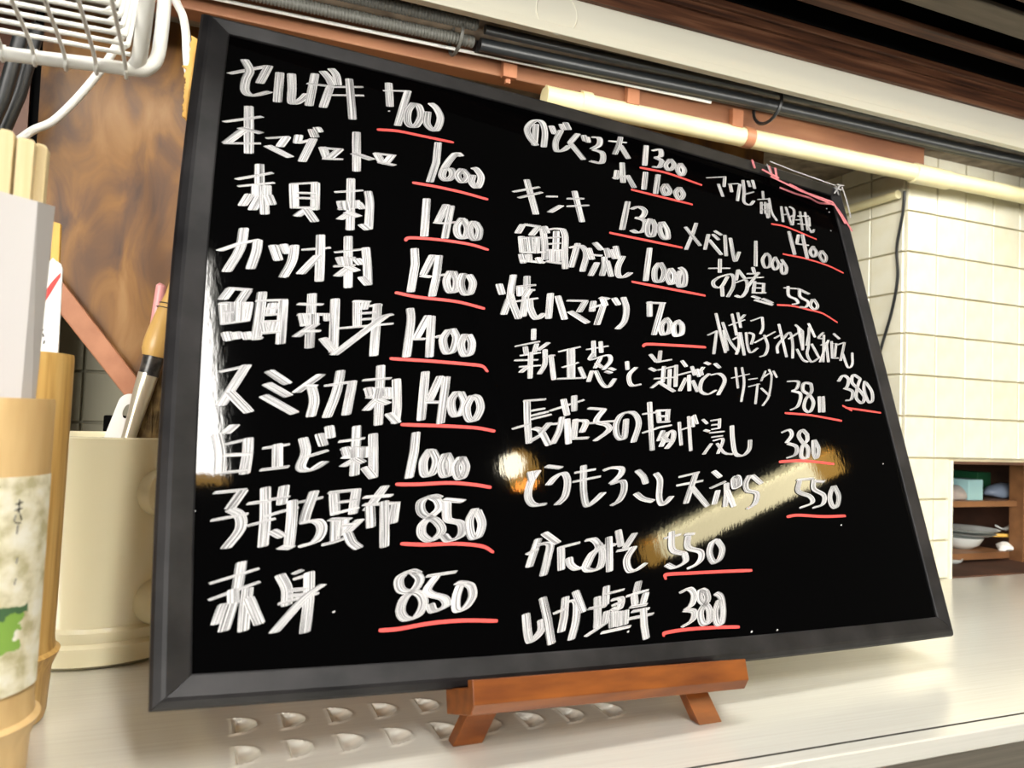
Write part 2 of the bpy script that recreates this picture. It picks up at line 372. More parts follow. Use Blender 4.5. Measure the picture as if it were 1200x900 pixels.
s_ = -1 if nrm.z > 0 else 1
prism(bm, [a, b, b+nrm*w_*s_, a+nrm*w_*s_], (0, .010, 0))
o = bm_obj('edge_batten', bm, 'trim_wood', panel, bevel=.001); o['label'] = 'reddish slanting edge batten'
o = bxo('side_board', 'dark_ply', (-.75, -0.1334, .690, .70, .05, top)); tag(o, 'dark brown board left of the plywood panel, behind the wire basket', 'board')
o = bxo('groove_post', 'void', (-0.1334, x0, .695, .705, .05, top)); tag(o, kind='structure'); o.name = 'trim_4'

# cream pipe
zP, yp = .4345, .598-.011
pipe = thing('gas_pipe', 'long cream painted pipe running under the brown timber', 'pipe', (.3, yp, zP))
rp = .0089
bm = nb(); tube(bm, [(0.2591, yp, zP-.0010), (.707, yp, zP+.0005)], rp, 20); bm_obj('pipe_length', bm, 'pipe', pipe, True)
bm = nb(); tube(bm, [(.705, yp, zP+.0005), (1.4, yp, zP+.001)], rp*.96, 20); bm_obj('pipe_length', bm, 'pipe', pipe, True)
xc = 0.6896
bm = nb(); tube(bm, [(xc-.002, yp, zP), (xc-.001, yp, zP), (xc+.001, yp, zP), (xc+.052, yp, zP)], [rp*1.03, rp*1.16, rp*1.16, rp*1.12], 20); bm_obj('coupling', bm, 'pipe', pipe, True)
for px in (0.2975, 0.4710):
    bm = nb(); tube(bm, [(px-.005, yp, zP), (px+.005, yp, zP)], rp*1.10, 20); o = bm_obj('pipe_clip', bm, 'trim_wood' if px > .4 else 'pipe', pipe, True)
for px in (0.3416, 0.4546, 0.2242):
    bm = nb(); box(bm, px-.006, px+.006, .579, .585, .4395, .4560); box(bm, px-.002, px+.002, .583, .587, .436, .444)
    bm_obj('bracket', bm, 'trim_wood', pipe)
# ledge pipe going back along the pier side
a, b = V((0.7000, 0.6064, 0.4234)), V((0.7000, 0.6835, 0.4294))
bm = nb(); tube(bm, [(XC-.0085, YC+.002, a.z-.004), (XC-.0085, YB-.002, a.z-.004)], .0048, 14)
tag(bm_obj('side_conduit', bm, 'pipe', None, True), 'short cream conduit running back along the side of the tiled pier', 'pipe')
bm = nb(); tube(bm, catmull([(0.6990, 0.6055, 0.4211), (0.6990, 0.6072, 0.3971), (0.6990, 0.6143, 0.3610), (0.6990, 0.6126, 0.3278), (0.6990, 0.6197, 0.2912), (0.6990, 0.6336, 0.2498), (0.6990, 0.6467, 0.2025), (0.6990, 0.6550, 0.1447)]), .0016, 8)
tag(bm_obj('hanging_cable', bm, 'black_rubber', None, True), 'thin black cable hanging down the corner of the tiled pier', 'cable')

# black cables under the white beam
def run(name, y, dz, r, material, label, x0=-.7, x1=1.45, group=None, wave=.0012, cat='cable'):
    pts = []
    n = 60; ph = random.random()*6
    for i in range(n+1):
        x = x0+(x1-x0)*i/n
        z = .4500+(x-.08)*.0155+dz
        pts.append((x, y+.001*math.sin(x*9+ph), z+wave*math.sin(x*11+ph)))
    bm = nb(); tube(bm, pts, r, 12); o = bm_obj(name, bm, material, None, True)
    tag(o, label, cat, group); return o
run('black_cable', .560, .0000, .0052, 'black_rubber', 'lower thick black cable running under the white beam', x0=.19)
run('black_cable', .548, .0062, .0038, 'black_rubber', 'upper black cable tucked against the white beam', x0=.19)
run('black_cable', .572, .0035, .0050, 'black_rubber', 'rear black cable running between timber and white beam', x0=.19)
run('thin_cord', .574, -.0015, .0014, 'white_wire', 'thin pale cord lying along the top of the timber, above the board', x0=-.7, x1=.42, wave=.0006)
def corrugated(y, dz, label):
    bm = nb(); pts = []; rr = []
    x = -.65; i = 0
    while x < .186:
        pts.append((x, y, .4500+(x-.08)*.0155+dz)); rr.append(.0048 if i % 2 else .0040); x += .00125; i += 1
    tube(bm, pts, rr, 12); return tag(bm_obj('corrugated_conduit', bm, 'grey_conduit', None, True), label, 'conduit')
corrugated(.560, .0000, 'lower ribbed grey conduit at the top left of the beam')
corrugated(.552, .0098, 'upper ribbed grey conduit, right under the white beam')
bm = nb(); xk = 0.1726; tube(bm, [(xk, .566+.0165*math.sin(a), .4555+.0125*math.cos(a)) for a in [2*math.pi*k/24 for k in range(24)]], .0014, 6, closed=True)
tag(bm_obj('cable_tie', bm, 'grey_conduit', None, True), 'grey cable tie where the ribbed conduits meet the black cables', 'cable tie')
bm = nb(); xk = 0.4741; tube(bm, [(xk, .562+.019*math.sin(a), .4575+.0165*math.cos(a)) for a in [2*math.pi*k/24 for k in range(24)]], .0016, 6, closed=True)
tag(bm_obj('cable_tie', bm, 'black_rubber', None, True), 'black cable tie around the cables above the right end of the pipe clip', 'cable tie')
# dark hoses behind the basket, far left
for j, (p, q) in enumerate((((-0.1271, 0.6200, 0.4144), (-0.1494, 0.6200, 0.3201)), ((-0.1211, 0.6400, 0.4313), (-0.1451, 0.6400, 0.3268)))):
    bm = nb(); tube(bm, [p, V(p).lerp(V(q), .5)+V((.003, 0, 0)), q], .0048, 10)
    tag(bm_obj('dark_hose', bm, 'black_rubber', None, True), ['left dark hose slanting down behind the wire basket', 'right dark hose slanting down behind the wire basket'][j], 'hose')

# ------------------------------------------------------------------ counter with D-shaped drain dimples
YE = .3037                                    # front seam line
ctr = thing('counter', 'brushed stainless steel counter with pressed drain dimples', 'counter', (.3, .45, 0))
DIM = [(.0295+.0239*i, .4133) for i in range(9)] + [(.0289+.0239*i, .3783) for i in range(9)]
def depth(x, y):
    z = 0
    for cx, cy in DIM:
        u = (x-(cx-.0050))/.0110; v = (y-cy)/.0098
        if -.15 < u < 1.25 and abs(v) < 1.25:
            q = math.sqrt(max(u, 0)**2+v*v)
            if u >= 0 and q < 1: z -= .0032*(1-q*q)*(min(1, u/.12))
            elif u < 0 and abs(v) < 1: z += .0004*(1+u/.15)
            elif q < 1.22: z += .0005*(1-(q-1)/.22)
    return z
bm = nb()
gx0, gx1, gy0, gy1, st = .015, .240, .360, .430, .0008
nx, ny = int((gx1-gx0)/st), int((gy1-gy0)/st)
g = [[bm.verts.new((gx0+(gx1-gx0)*i/nx, gy0+(gy1-gy0)*j/ny, 0 if i in (0, nx) or j in (0, ny) else depth(gx0+(gx1-gx0)*i/nx, gy0+(gy1-gy0)*j/ny))) for j in range(ny+1)] for i in range(nx+1)]
for i in range(nx):
    for j in range(ny): bm.faces.new([g[i][j], g[i+1][j], g[i+1][j+1], g[i][j+1]])
def quad(x0, x1, y0, y1):
    bm.faces.new([bm.verts.new(p) for p in ((x0, y0, 0), (x1, y0, 0), (x1, y1, 0), (x0, y1, 0))])
quad(-1.2, gx0, YE+.001, YB); quad(gx1, 1.45, YE+.001, YB); quad(gx0, gx1, YE+.001, gy0); quad(gx0, gx1, gy1, YB)
o = bm_obj('worktop', bm, 'steel', ctr, True)
bxo('seam', 'void', (-1.2, 1.45, YE-.0004, YE+.0014, -.006, -.0008), ctr)
bxo('front_lip', 'steel', (-1.2, 1.45, YE-.0105, YE-.0004, -.010, .0002), ctr, bevel=.0008)
bxo('apron', 'steel_painted_reflection', (-1.2, 1.45, YE-.0085, YE-.002, -.35, -.010), ctr)

# ------------------------------------------------------------------ menu board (u along the base, v up the face, off towards the viewer)
BO = V((-.011569, .339841, .037579)); EX = V((.997169, .068644, -.030690)); EN = V((.074805, -.947016, .312355)); EZ = V((.007622, .313766, .949470))
BW, BH = .5014, .36
def B(u, v, off=0): return BO + EX*u + EZ*v + EN*off
def BB(u, v, off=0):                          # the frame's sides belly out a little
    su, sv = 4*u/BW*(1-u/BW), 4*v/BH*(1-v/BH)
    return B(u - .0050*sv*(1-u/BW), v + .0056*su*v/BH - .0033*su*(1-v/BH), off)
board = thing('menu_board', 'black framed menu board covered in white handwriting with red underlines', 'menu board', tuple(B(BW/2, 0)))
PO = -.004
def loop_(m_):
    q = []
    c_ = [(m_, m_), (BW-m_, m_), (BW-m_, BH-m_), (m_, BH-m_)]
    for k in range(4):
        a, b = c_[k], c_[(k+1) % 4]
        q += [(a[0]+(b[0]-a[0])*t/12, a[1]+(b[1]-a[1])*t/12) for t in range(12)]
    return q
bm = nb(); prism(bm, [BB(a, b, PO) for a, b in loop_(.006)], EN*-.003)
bm_obj('writing_panel', bm, 'gloss_black', board)
bm = nb(); prism(bm, [BB(a, b, -.0072) for a, b in loop_(.004)], EN*-.003)
bm_obj('backing', bm, 'brush_wood', board)
prof = [(0, -.013), (0, -.0045), (.0012, -.0026), (.0042, -.0006), (.0060, 0), (.0120, -.0016), (.0152, -.0024), (.0160, -.0030), (.0160, -.0065), (.0160, -.013)]
cor = [(0, 0, 1, 1), (BW, 0, -1, 1), (BW, BH, -1, -1), (0, BH, 1, -1)]
WD = [.0135, .0128, .0112, .0158]             # bottom, right, top, left rail widths
for k in range(4):
    c1, c2 = cor[k], cor[(k+1) % 4]
    bm = nb(); rings = []; nn = 14
    wa = {0: WD[3], 1: WD[0], 2: WD[1], 3: WD[2]}[k]; wb = {0: WD[1], 1: WD[2], 2: WD[3], 3: WD[0]}[k]; wk = WD[k]
    e_ = .00015
    for t in range(nn+1):
        f_ = t/nn; ring = []
        for w_, o_ in prof:
            q = w_/.0160
            # mitred ends: along-rail inset follows the neighbours' widths
            if k in (0, 2):
                ia, ib = q*wa+e_, q*wb+e_
                v_ = q*wk if k == 0 else BH-q*wk
                ua, ub_ = (ia, BW-ib) if k == 0 else (BW-ia, ib)
                ring.append(bm.verts.new(BB(ua+(ub_-ua)*f_, v_, o_)))
            else:
                ia, ib = q*wa+e_, q*wb+e_
                u_ = BW-q*wk if k == 1 else q*wk
                va, vb_ = (ia, BH-ib) if k == 1 else (BH-ia, ib)
                ring.append(bm.verts.new(BB(u_, va+(vb_-va)*f_, o_)))
        rings.append(ring)
    n = len(prof)
    for a, b in zip(rings, rings[1:]):
        for i in range(n): bm.faces.new([a[i], a[(i+1) % n], b[(i+1) % n], b[i]])
    bm.faces.new(rings[0][::-1]); bm.faces.new(rings[-1])
    bm_obj('frame_rail', bm, 'frame', board)

def ribbons(strokes, nibw, nibh, off, step=1.2e-5, seed0=0):
    verts, faces, uv = [], [], []
    na = math.radians(15); nv = (math.cos(na)*nibw/2, math.sin(na)*nibw/2)
    for si, (sm, pts) in enumerate(strokes):
        if sm and len(pts) > 2: pts = [tuple(p)[:2] for p in catmull([(a, b, 0) for a, b in pts], 6)]
        elif len(pts) == 2:
            (a, b), (c, d) = pts; pts = [(a+(c-a)*t, b+(d-b)*t) for t in (0, .25, .5, .75, 1)]
        n = len(pts); Lacc = 0; o = off + si*step; seed = (seed0+si)*3.713
        prev = None; base = len(verts)
        for i, (x, y) in enumerate(pts):
            x2, y2 = pts[min(i+1, n-1)]; x1, y1 = pts[max(i-1, 0)]
            dx, dy = x2-x1, y2-y1; l = math.hypot(dx, dy) or 1; dx /= l; dy /= l
            px, py = -dy, dx
            dot = (px*nv[0]+py*nv[1])/(nibw/2)
            k = max(-1, min(1, dot*2.6))
            hw = nibh/2*(1-.25*abs(dot))
            if i == 0 or i == n-1: hw *= .85
            ox, oy = px*hw+nv[0]*k, py*hw+nv[1]*k
            if i: Lacc += math.hypot(x-prev[0], y-prev[1])
            prev = (x, y)
            for s in (-1, -.5, .5, 1): 
                verts.append(tuple(B(x+ox*s, y+oy*s, o))); uv.append((s*.5+seed, Lacc+seed))
        for i in range(n-1):
            for c in range(3):
                a = base+i*4+c; faces.append((a, a+4, a+5, a+1))
        # small rounded ends
        for idx, sgn in ((0, -1), (n-1, 1)):
            a, b = base+idx*4, base+idx*4+3
            A, Bv = V(verts[a]), V(verts[b])
            i1 = 1 if idx == 0 else n-2
            d = (V(B(pts[idx][0], pts[idx][1], o))-V(B(pts[i1][0], pts[i1][1], o))).normalized()
            e = nibh*.28
            verts += [tuple(A.lerp(Bv, .2)+d*e), tuple(A.lerp(Bv, .8)+d*e)]; uv += [(seed-.3, Lacc+seed+e), (seed+.3, Lacc+seed+e)]
            q = len(verts)-2; faces.append((a, b, q+1, q))
    return verts, faces, uv
def ink_obj(name, strokes, w, h, off, material, parent, seed=0):
    v, f, uv = ribbons(strokes, w, h, off, seed0=seed)
    me = bpy.data.meshes.new(name); me.from_pydata(v, [], f); l = me.uv_layers.new(name='UVMap')
    for p in me.polygons:
        for li in p.loop_indices: l.data[li].uv = uv[me.loops[li].vertex_index]
    o = link(name, me, material, parent)
    # every ribbon faces the viewer
    for p in me.polygons: pass
    return o
def parse(s):
    out = []
    for t in s.split(';'):
        n = [int(q)/1e4 for q in t[1:].split()]
        out.append((t[0] == 's', list(zip(n[::2], n[1::2]))))
    return out
INK = [
('e', 1, 'l164 3237 370 3358;l370 3358 325 3223;s238 3357 268 3292 250 3221 249 3145 290 3126 380 3181;l432 3329 423 3124;s497 3342 501 3240 503 3139 550 3171 588 3228;l630 3385 598 3150;l587 3303 725 3324;l720 3327 678 3161;s675 3418 710 3379 730 3336;s725 3453 753 3418 765 3349;l725 3320 915 3379;l710 3256 919 3317;l832 3412 851 3127;l1077 3458 1081 3286;l1043 3391 1212 3439;l1200 3437 1126 3158;s1234 3355 1195 3281 1192 3195 1236 3179 1279 3267 1267 3341 1234 3351;s1325 3314 1317 3221 1370 3188 1408 3285 1386 3356 1349 3387'),
('r', 1, 's1002 3096 1121 3119 1284 3126 1486 3133'),
('e', 1, 'l273 3048 284 2746;l150 2911 344 3000;l267 2905 167 2779;l232 2895 343 2890;l155 2775 341 2822;l371 2864 493 2907;l479 2901 444 2829;l379 2817 500 2774;l544 2930 536 2876;l540 2877 629 2924;l625 2928 565 2762;l617 2988 634 2942;l643 3009 658 2984;l678 2884 699 2821;l659 2876 790 2898;l775 2895 712 2816;l678 2808 792 2832;l873 3039 871 2772;l854 2889 965 2873;l991 2924 1021 2867;l976 2920 1105 2935;l1084 2930 1041 2860;l1005 2866 1100 2866;l1384 3101 1363 2951 1316 2803;s1532 3041 1499 3051 1435 2960 1397 2868 1428 2839 1468 2885 1458 2929 1407 2916;s1533 2947 1500 2892 1531 2849 1568 2899 1537 2943;s1604 2917 1592 2863 1629 2834 1660 2912 1637 2963 1612 2975'),
('r', 1, 's1211 2775 1357 2781 1540 2778 1693 2766'),
('e', 1, 'l340 2687 346 2501;l228 2567 408 2651;l238 2526 419 2590;l327 2550 330 2487;l381 2562 383 2488;l297 2490 264 2415;l347 2491 315 2400;l368 2501 376 2387;l390 2505 411 2452;l522 2605 529 2456;l508 2602 651 2644;l640 2638 638 2468;l541 2553 642 2572;l542 2521 642 2540;l529 2458 648 2483;l597 2465 543 2408;l593 2459 639 2394;l838 2712 831 2380;l746 2603 906 2651;l779 2551 791 2506;l760 2543 886 2576;l765 2497 871 2531;l876 2563 902 2530;l839 2494 774 2434;l812 2489 880 2473;l803 2553 812 2505;l861 2571 859 2526;s936 2649 945 2567 935 2404;l897 2426 932 2400;l1291 2678 1265 2422;l1415 2665 1353 2533;l1329 2526 1394 2533;l1445 2662 1393 2433;l1394 2533 1477 2558;s1512 2592 1475 2527 1480 2467 1520 2458 1545 2524 1520 2585;s1587 2585 1558 2526 1571 2467 1604 2465 1621 2530 1599 2578'),
('r', 1, 's1151 2375 1183 2398 1356 2418 1551 2424 1672 2409'),
('e', 1, 's276 2280 261 2157 204 2019;l164 2130 256 2186 355 2229;s347 2223 341 2152 317 2054;l424 2207 452 2126;l476 2222 499 2175;s533 2227 522 2133 480 2032;l572 2208 723 2248;l670 2315 665 2038;l655 2187 567 2065;l821 2335 818 2024;l746 2224 902 2271;l755 2189 858 2210;l772 2197 790 2159;l741 2138 858 2165;l868 2204 891 2176;l820 2143 760 2082;l820 2148 867 2130;l802 2203 811 2157;s918 2282 925 2182 928 2057;l893 2098 928 2057;l1203 2328 1204 2229 1171 2051;l1313 2306 1251 2172;l1235 2161 1297 2163;l1351 2309 1328 2168 1296 2042;l1348 2180 1392 2195;s1418 2220 1390 2153 1403 2090 1439 2095 1454 2163 1437 2219;s1498 2216 1478 2151 1494 2091 1530 2093 1555 2163 1534 2214'),
('r', 1, 's1085 2034 1215 2026 1447 2031 1618 2011'),
('e', 1, 'l210 1926 323 1934;l226 1924 193 1863;l307 1927 269 1850;l198 1845 212 1733;l178 1839 330 1861;l314 1857 301 1761;l191 1729 321 1766;l241 1851 245 1750;l200 1792 303 1813;l273 1853 273 1758;l198 1671 328 1698;l217 1687 230 1648;l260 1692 269 1661;l311 1698 321 1665;s377 1928 369 1808 357 1667;l350 1876 500 1903;l483 1900 474 1658;l433 1874 422 1815;l388 1837 459 1853;l381 1800 460 1818;l396 1765 406 1714;l382 1765 461 1778;l443 1770 433 1718;l380 1702 471 1722;l357 1672 385 1675;l628 1956 617 1651;l556 1888 683 1902;l557 1828 724 1851;l581 1832 593 1776;l571 1768 662 1794;l709 1849 712 1815;l649 1788 551 1704;l572 1735 671 1750;l640 1840 640 1786;s748 1943 744 1800 739 1640;l685 1710 739 1650;l865 1950 864 1795;l847 1945 936 1953;l888 1918 1002 1944;l978 1946 952 1644;l879 1877 968 1894;l887 1843 953 1857;l769 1776 1062 1842;s1063 1897 1010 1872 873 1747 742 1625;l912 1947 902 1905;s1163 1944 1165 1866 1132 1655;l1267 1915 1191 1770;l1172 1762 1243 1772;l1286 1913 1264 1669;l1303 1787 1338 1803;s1386 1844 1348 1781 1363 1706 1402 1718 1430 1798 1409 1851;s1482 1828 1455 1762 1471 1702 1506 1714 1522 1778 1506 1827'),
('r', 1, 's1046 1638 1274 1647 1503 1651 1581 1648 1610 1620'),
('e', 1, 'l195 1480 326 1526;l318 1527 211 1314;l246 1381 337 1289;l423 1506 514 1449;l414 1439 519 1384;l402 1376 550 1298;l677 1512 556 1406;s631 1444 644 1369 628 1287;l601 1446 652 1446;s777 1541 755 1423 708 1288;l695 1452 852 1491;l839 1490 805 1308;l990 1590 970 1265;l893 1500 1044 1525;l901 1454 1043 1467;l922 1460 934 1411;l1029 1464 1030 1410;l914 1410 1042 1416;l978 1460 968 1408;l968 1403 909 1338;l968 1398 1022 1381;s1074 1521 1073 1373 1061 1280;l1026 1328 1071 1282;l1238 1579 1202 1305;l1322 1561 1253 1416;l1231 1407 1367 1417;l1358 1560 1310 1294;s1416 1480 1379 1425 1386 1353 1423 1348 1457 1417 1438 1478;s1506 1465 1467 1395 1475 1330 1512 1325 1551 1394 1540 1453 1506 1465'),
('r', 1, 's1096 1274 1331 1281 1517 1282 1628 1270'),
('e', 1, 'l276 1221 236 1177;s199 1171 219 1086 221 990;l238 1124 351 1159;s339 1158 338 1084 328 989;l237 1073 353 1083;l230 990 349 1006;l406 1113 528 1139;l473 1136 475 1019;l398 1008 527 1029;s593 1172 606 1104 583 1027 631 1016 701 1061;l598 1076 713 1118;l672 1198 692 1142;l719 1240 728 1184;l859 1249 844 998;l768 1165 898 1190;l781 1129 915 1140;l799 1135 813 1089;l785 1086 897 1095;l902 1140 899 1091;l849 1080 787 1039;l849 1080 885 1062;l849 1133 849 1089;s942 1213 941 1110 939 988;l898 1038 939 988;l1171 1233 1157 1129 1125 993;s1245 1147 1207 1083 1210 1013 1250 1017 1278 1086 1259 1141;s1330 1126 1304 1067 1314 1012 1346 1017 1355 1082 1337 1127;s1417 1113 1385 1063 1393 1008 1418 1002 1442 1058 1424 1110'),
('r', 1, 's1059 958 1175 961 1351 973 1496 966 1581 955'),
('e', 1, 'l201 896 337 914;l324 909 272 826;s274 822 315 795 320 733 263 649;l195 771 349 802;l424 924 428 788 421 656;l347 849 452 864;l351 747 470 781;l509 934 499 849;l441 869 533 884;s424 788 492 812 574 833;s547 865 546 773 536 655;l496 651 550 647;l460 724 506 698;l573 858 689 884;s649 912 617 822 602 764;s587 761 662 770 686 733 659 678 581 651;l743 910 749 803;l718 907 869 926;l854 925 836 808;l763 861 856 873;l735 803 864 837;l751 782 749 677;l722 778 821 779;l792 774 784 705;s687 658 747 673 804 693;l871 779 804 717;s808 713 829 668 862 642;l780 750 838 754;l999 946 906 825;l890 888 1033 899;l919 859 922 742;l889 852 1068 861;l1050 856 1034 763;l993 868 988 647;s1287 891 1242 900 1185 869 1190 811 1264 772 1289 721 1232 676 1185 702 1187 753 1237 798 1281 838 1275 877 1241 897;s1325 881 1321 799 1333 776 1396 760 1393 701 1328 675 1298 701;l1307 884 1417 876;s1480 837 1444 773 1453 694 1489 694 1515 760 1494 827'),
('r', 1, 's1077 661 1197 656 1369 659 1511 645 1570 615'),
('e', 1, 'l331 585 318 471;l204 497 405 556;l204 428 411 498;l300 468 303 407;l361 470 356 404;l264 408 239 328;l299 407 270 298;l355 433 350 294;l366 429 416 319;l556 528 598 546;s499 525 530 464 530 393;l560 505 644 529;s630 533 627 401 613 272;l538 456 614 460;l539 433 607 435;l495 399 672 440;s692 478 622 431 548 356 479 279;s1158 515 1113 528 1060 493 1071 438 1155 423 1179 374 1144 316 1086 307 1062 344 1083 402 1143 448 1164 490 1139 521;l1201 502 1358 519;s1251 500 1202 440 1220 415 1286 394 1295 358 1230 336 1212 367;s1400 461 1433 445 1437 395 1392 341 1351 337 1351 392 1375 453;l1358 466 1407 461'),
('r', 1, 's959 261 1053 263 1214 280 1382 284 1566 273'),
('e', 1, 'l2101 3440 2071 3265;s2084 3268 2038 3327 2032 3393 2091 3467 2150 3470 2165 3388 2142 3270;l2221 3459 2241 3402;s2293 3444 2241 3340 2239 3264 2294 3282 2347 3333;l2303 3496 2317 3455;l2338 3520 2359 3469;l2430 3453 2354 3356;l2357 3356 2449 3248;l2475 3451 2483 3407;l2502 3444 2506 3403;s2541 3455 2605 3462 2597 3406 2534 3354;s2541 3351 2614 3339 2594 3256 2500 3247;l2683 3460 2839 3487;l2793 3523 2768 3450 2719 3358;l2782 3447 2833 3352;l3014 3507 2970 3328;s3062 3475 3136 3505 3134 3449 3075 3420;s3083 3422 3134 3405 3101 3345 3038 3333;s3218 3441 3164 3376 3191 3338 3245 3396 3218 3441;s3309 3426 3271 3365 3297 3319 3335 3373 3309 3426'),
('r', 1, 's2928 3299 3171 3311 3480 3281'),
('e', 1, 'l2775 3301 2757 3135;l2721 3224 2700 3150;l2803 3202 2847 3114;l2674 3151 2795 3197;l2971 3270 2931 3119;l3081 3275 3029 3106;s3138 3209 3101 3158 3120 3112 3163 3157 3138 3209;s3260 3208 3216 3155 3241 3103 3285 3156 3260 3208'),
('r', 1, 'l2822 3092 3354 3087'),
('e', 1, 'l1987 2976 2011 2847 2031 2731;l1878 2861 2077 2942;l1915 2825 2092 2906;l2121 2881 2206 2898;l2228 2836 2134 2765;l2344 2970 2358 2870 2375 2744;l2277 2898 2412 2928;l2270 2838 2446 2883;l2772 2982 2690 2746;s2792 2927 2859 2960 2908 2938 2875 2881 2815 2864;s2825 2866 2894 2853 2872 2777 2816 2748 2770 2757;s2942 2881 2907 2811 2906 2748 2944 2746 2976 2825 2961 2876;s3039 2873 3013 2814 3027 2753 3070 2748 3078 2817 3049 2876'),
('r', 1, 'l2587 2702 3190 2700'),
('e', 1, 'l1933 2636 2050 2642;l1927 2633 1886 2564;l2034 2634 1982 2567;l1909 2543 1909 2433;l1888 2529 2068 2568;s2069 2630 2073 2518 2062 2410;l1964 2544 1965 2448;l1904 2432 2067 2462;l2021 2554 2005 2445;l1898 2416 1907 2359;l1889 2373 2059 2387;l1948 2425 1948 2376;l2012 2412 2028 2380;l2081 2648 2097 2605;s2094 2625 2159 2648 2223 2655;s2218 2654 2229 2599 2212 2482 2203 2369;l2167 2629 2147 2491;l2099 2569 2195 2593;l2094 2524 2190 2548;l2084 2480 2195 2498;l2071 2399 2184 2401;l2119 2486 2112 2404;l2162 2484 2152 2411;l2319 2569 2250 2387;s2250 2525 2339 2555 2375 2501 2329 2370;l2397 2547 2414 2472;l2453 2599 2497 2556;l2407 2502 2496 2512;l2538 2572 2546 2510;s2512 2504 2506 2441 2476 2363;l2450 2452 2388 2349;l2530 2476 2548 2370;l2615 2602 2624 2513;l2576 2569 2596 2508;s2662 2536 2611 2448 2605 2384 2644 2378 2707 2422;l2897 2640 2822 2381;s2961 2537 2914 2477 2904 2398 2951 2397 2992 2473 2971 2539;s3052 2509 3012 2450 3026 2392 3060 2406 3076 2469 3052 2509;s3134 2531 3164 2510 3167 2458 3142 2392 3099 2386 3107 2448 3131 2504'),
('r', 1, 'l2713 2358 3321 2347'),
('e', 1, 'l1728 2185 1743 2122;l1831 2263 1809 2179 1793 2101;l1788 2100 1742 1991;s1796 2129 1813 2057 1839 1977;l1923 2269 1914 2195 1869 1995;l1843 2186 1978 2219;l1845 2154 1969 2184;l1865 2187 1865 2130;l1938 2184 1898 2130;l1835 2088 1984 2130;s1923 2110 1927 2045 1960 1991 2018 2033;l2077 2176 2044 2004;l2126 2164 2158 2014;l2190 2144 2342 2163;l2326 2159 2269 2077;l2202 2071 2323 2010;l2385 2167 2365 2095;l2357 2114 2470 2161;s2465 2164 2427 2084 2390 2006;l2437 2200 2507 2200;l2458 2193 2473 2150;l2547 2211 2574 2169;s2621 2227 2634 2152 2604 2058 2543 1996;l2829 2226 2812 2120;l2805 2217 2959 2234;l2935 2230 2824 1990;s2957 2124 2897 2065 2895 2004 2947 2020 2971 2085 2945 2123;s3037 2114 2996 2067 3000 2006 3053 2023 3070 2087 3038 2119'),
('r', 1, 's2725 1899 2773 1919 3016 1937 3245 1951'),
('e', 0.68, 'l1936 1920 1927 1850;l1799 1792 1969 1844;l1867 1798 1870 1753;l1945 1825 1924 1772;l1827 1738 1967 1772;l1787 1704 1943 1723;l1900 1765 1880 1603;l1878 1682 1822 1633;l1816 1667 1959 1690;l2027 1843 1949 1784;s1998 1794 1988 1702 1944 1635;l1978 1742 2063 1766;l2035 1762 2038 1609;l2090 1790 2250 1841;l2165 1817 2145 1627;l2192 1820 2170 1630;l2103 1691 2222 1735;l2061 1615 2235 1636;l2228 1704 2253 1637;l2289 1826 2455 1869;l2349 1890 2340 1785;l2401 1891 2396 1819;s2338 1808 2311 1763 2441 1805 2455 1768 2396 1706;l2386 1785 2335 1710;l2350 1744 2388 1719;s2312 1689 2277 1617;s2338 1691 2373 1612 2417 1595 2472 1653;l2410 1696 2451 1688;l2440 1720 2480 1710;l2580 1777 2577 1724;s2645 1745 2582 1686 2588 1621 2665 1633;l2771 1845 2809 1800;l2856 1879 2831 1797;l2808 1795 2938 1828;l2750 1750 2792 1735;l2810 1742 2965 1786;l2865 1772 2835 1662;l2966 1791 2933 1642;l2908 1756 2879 1627;l2771 1680 2950 1706;l2820 1670 2738 1615;l2807 1659 2915 1606;l3019 1827 3047 1790;l2965 1722 3087 1759;l3094 1794 3106 1736;l3031 1709 2962 1615;l3059 1731 3040 1622;l3081 1694 3107 1622;l3132 1778 3140 1729;l3157 1780 3167 1741;s3230 1757 3158 1701 3132 1629 3187 1609 3266 1645;l3161 1771 3190 1799;l3212 1836 3250 1825;l3294 1835 3331 1808;s3240 1748 3322 1764 3355 1718 3277 1612'),
('e', 0.42, 'l3423 1745 3597 1792;l3479 1827 3467 1678;s3537 1833 3531 1724 3473 1582;l3574 1748 3662 1767;l3562 1696 3672 1726;s3652 1724 3597 1576;l3749 1828 3690 1749;s3702 1771 3797 1809 3737 1649 3658 1566;l3677 1695 3742 1644;l3785 1842 3802 1801;l3824 1835 3845 1789'),
('e', 0.7, 's3939 1769 4045 1776 4018 1723 3963 1699;s3969 1700 4042 1682 3995 1593 3912 1554;s4169 1770 4104 1772 4075 1713 4131 1680 4152 1624 4095 1553 4050 1578 4084 1647 4158 1711 4169 1770;l4225 1677 4197 1560;l4264 1681 4235 1563'),
('r', 0.8, 's3857 1529 4100 1530 4399 1509'),
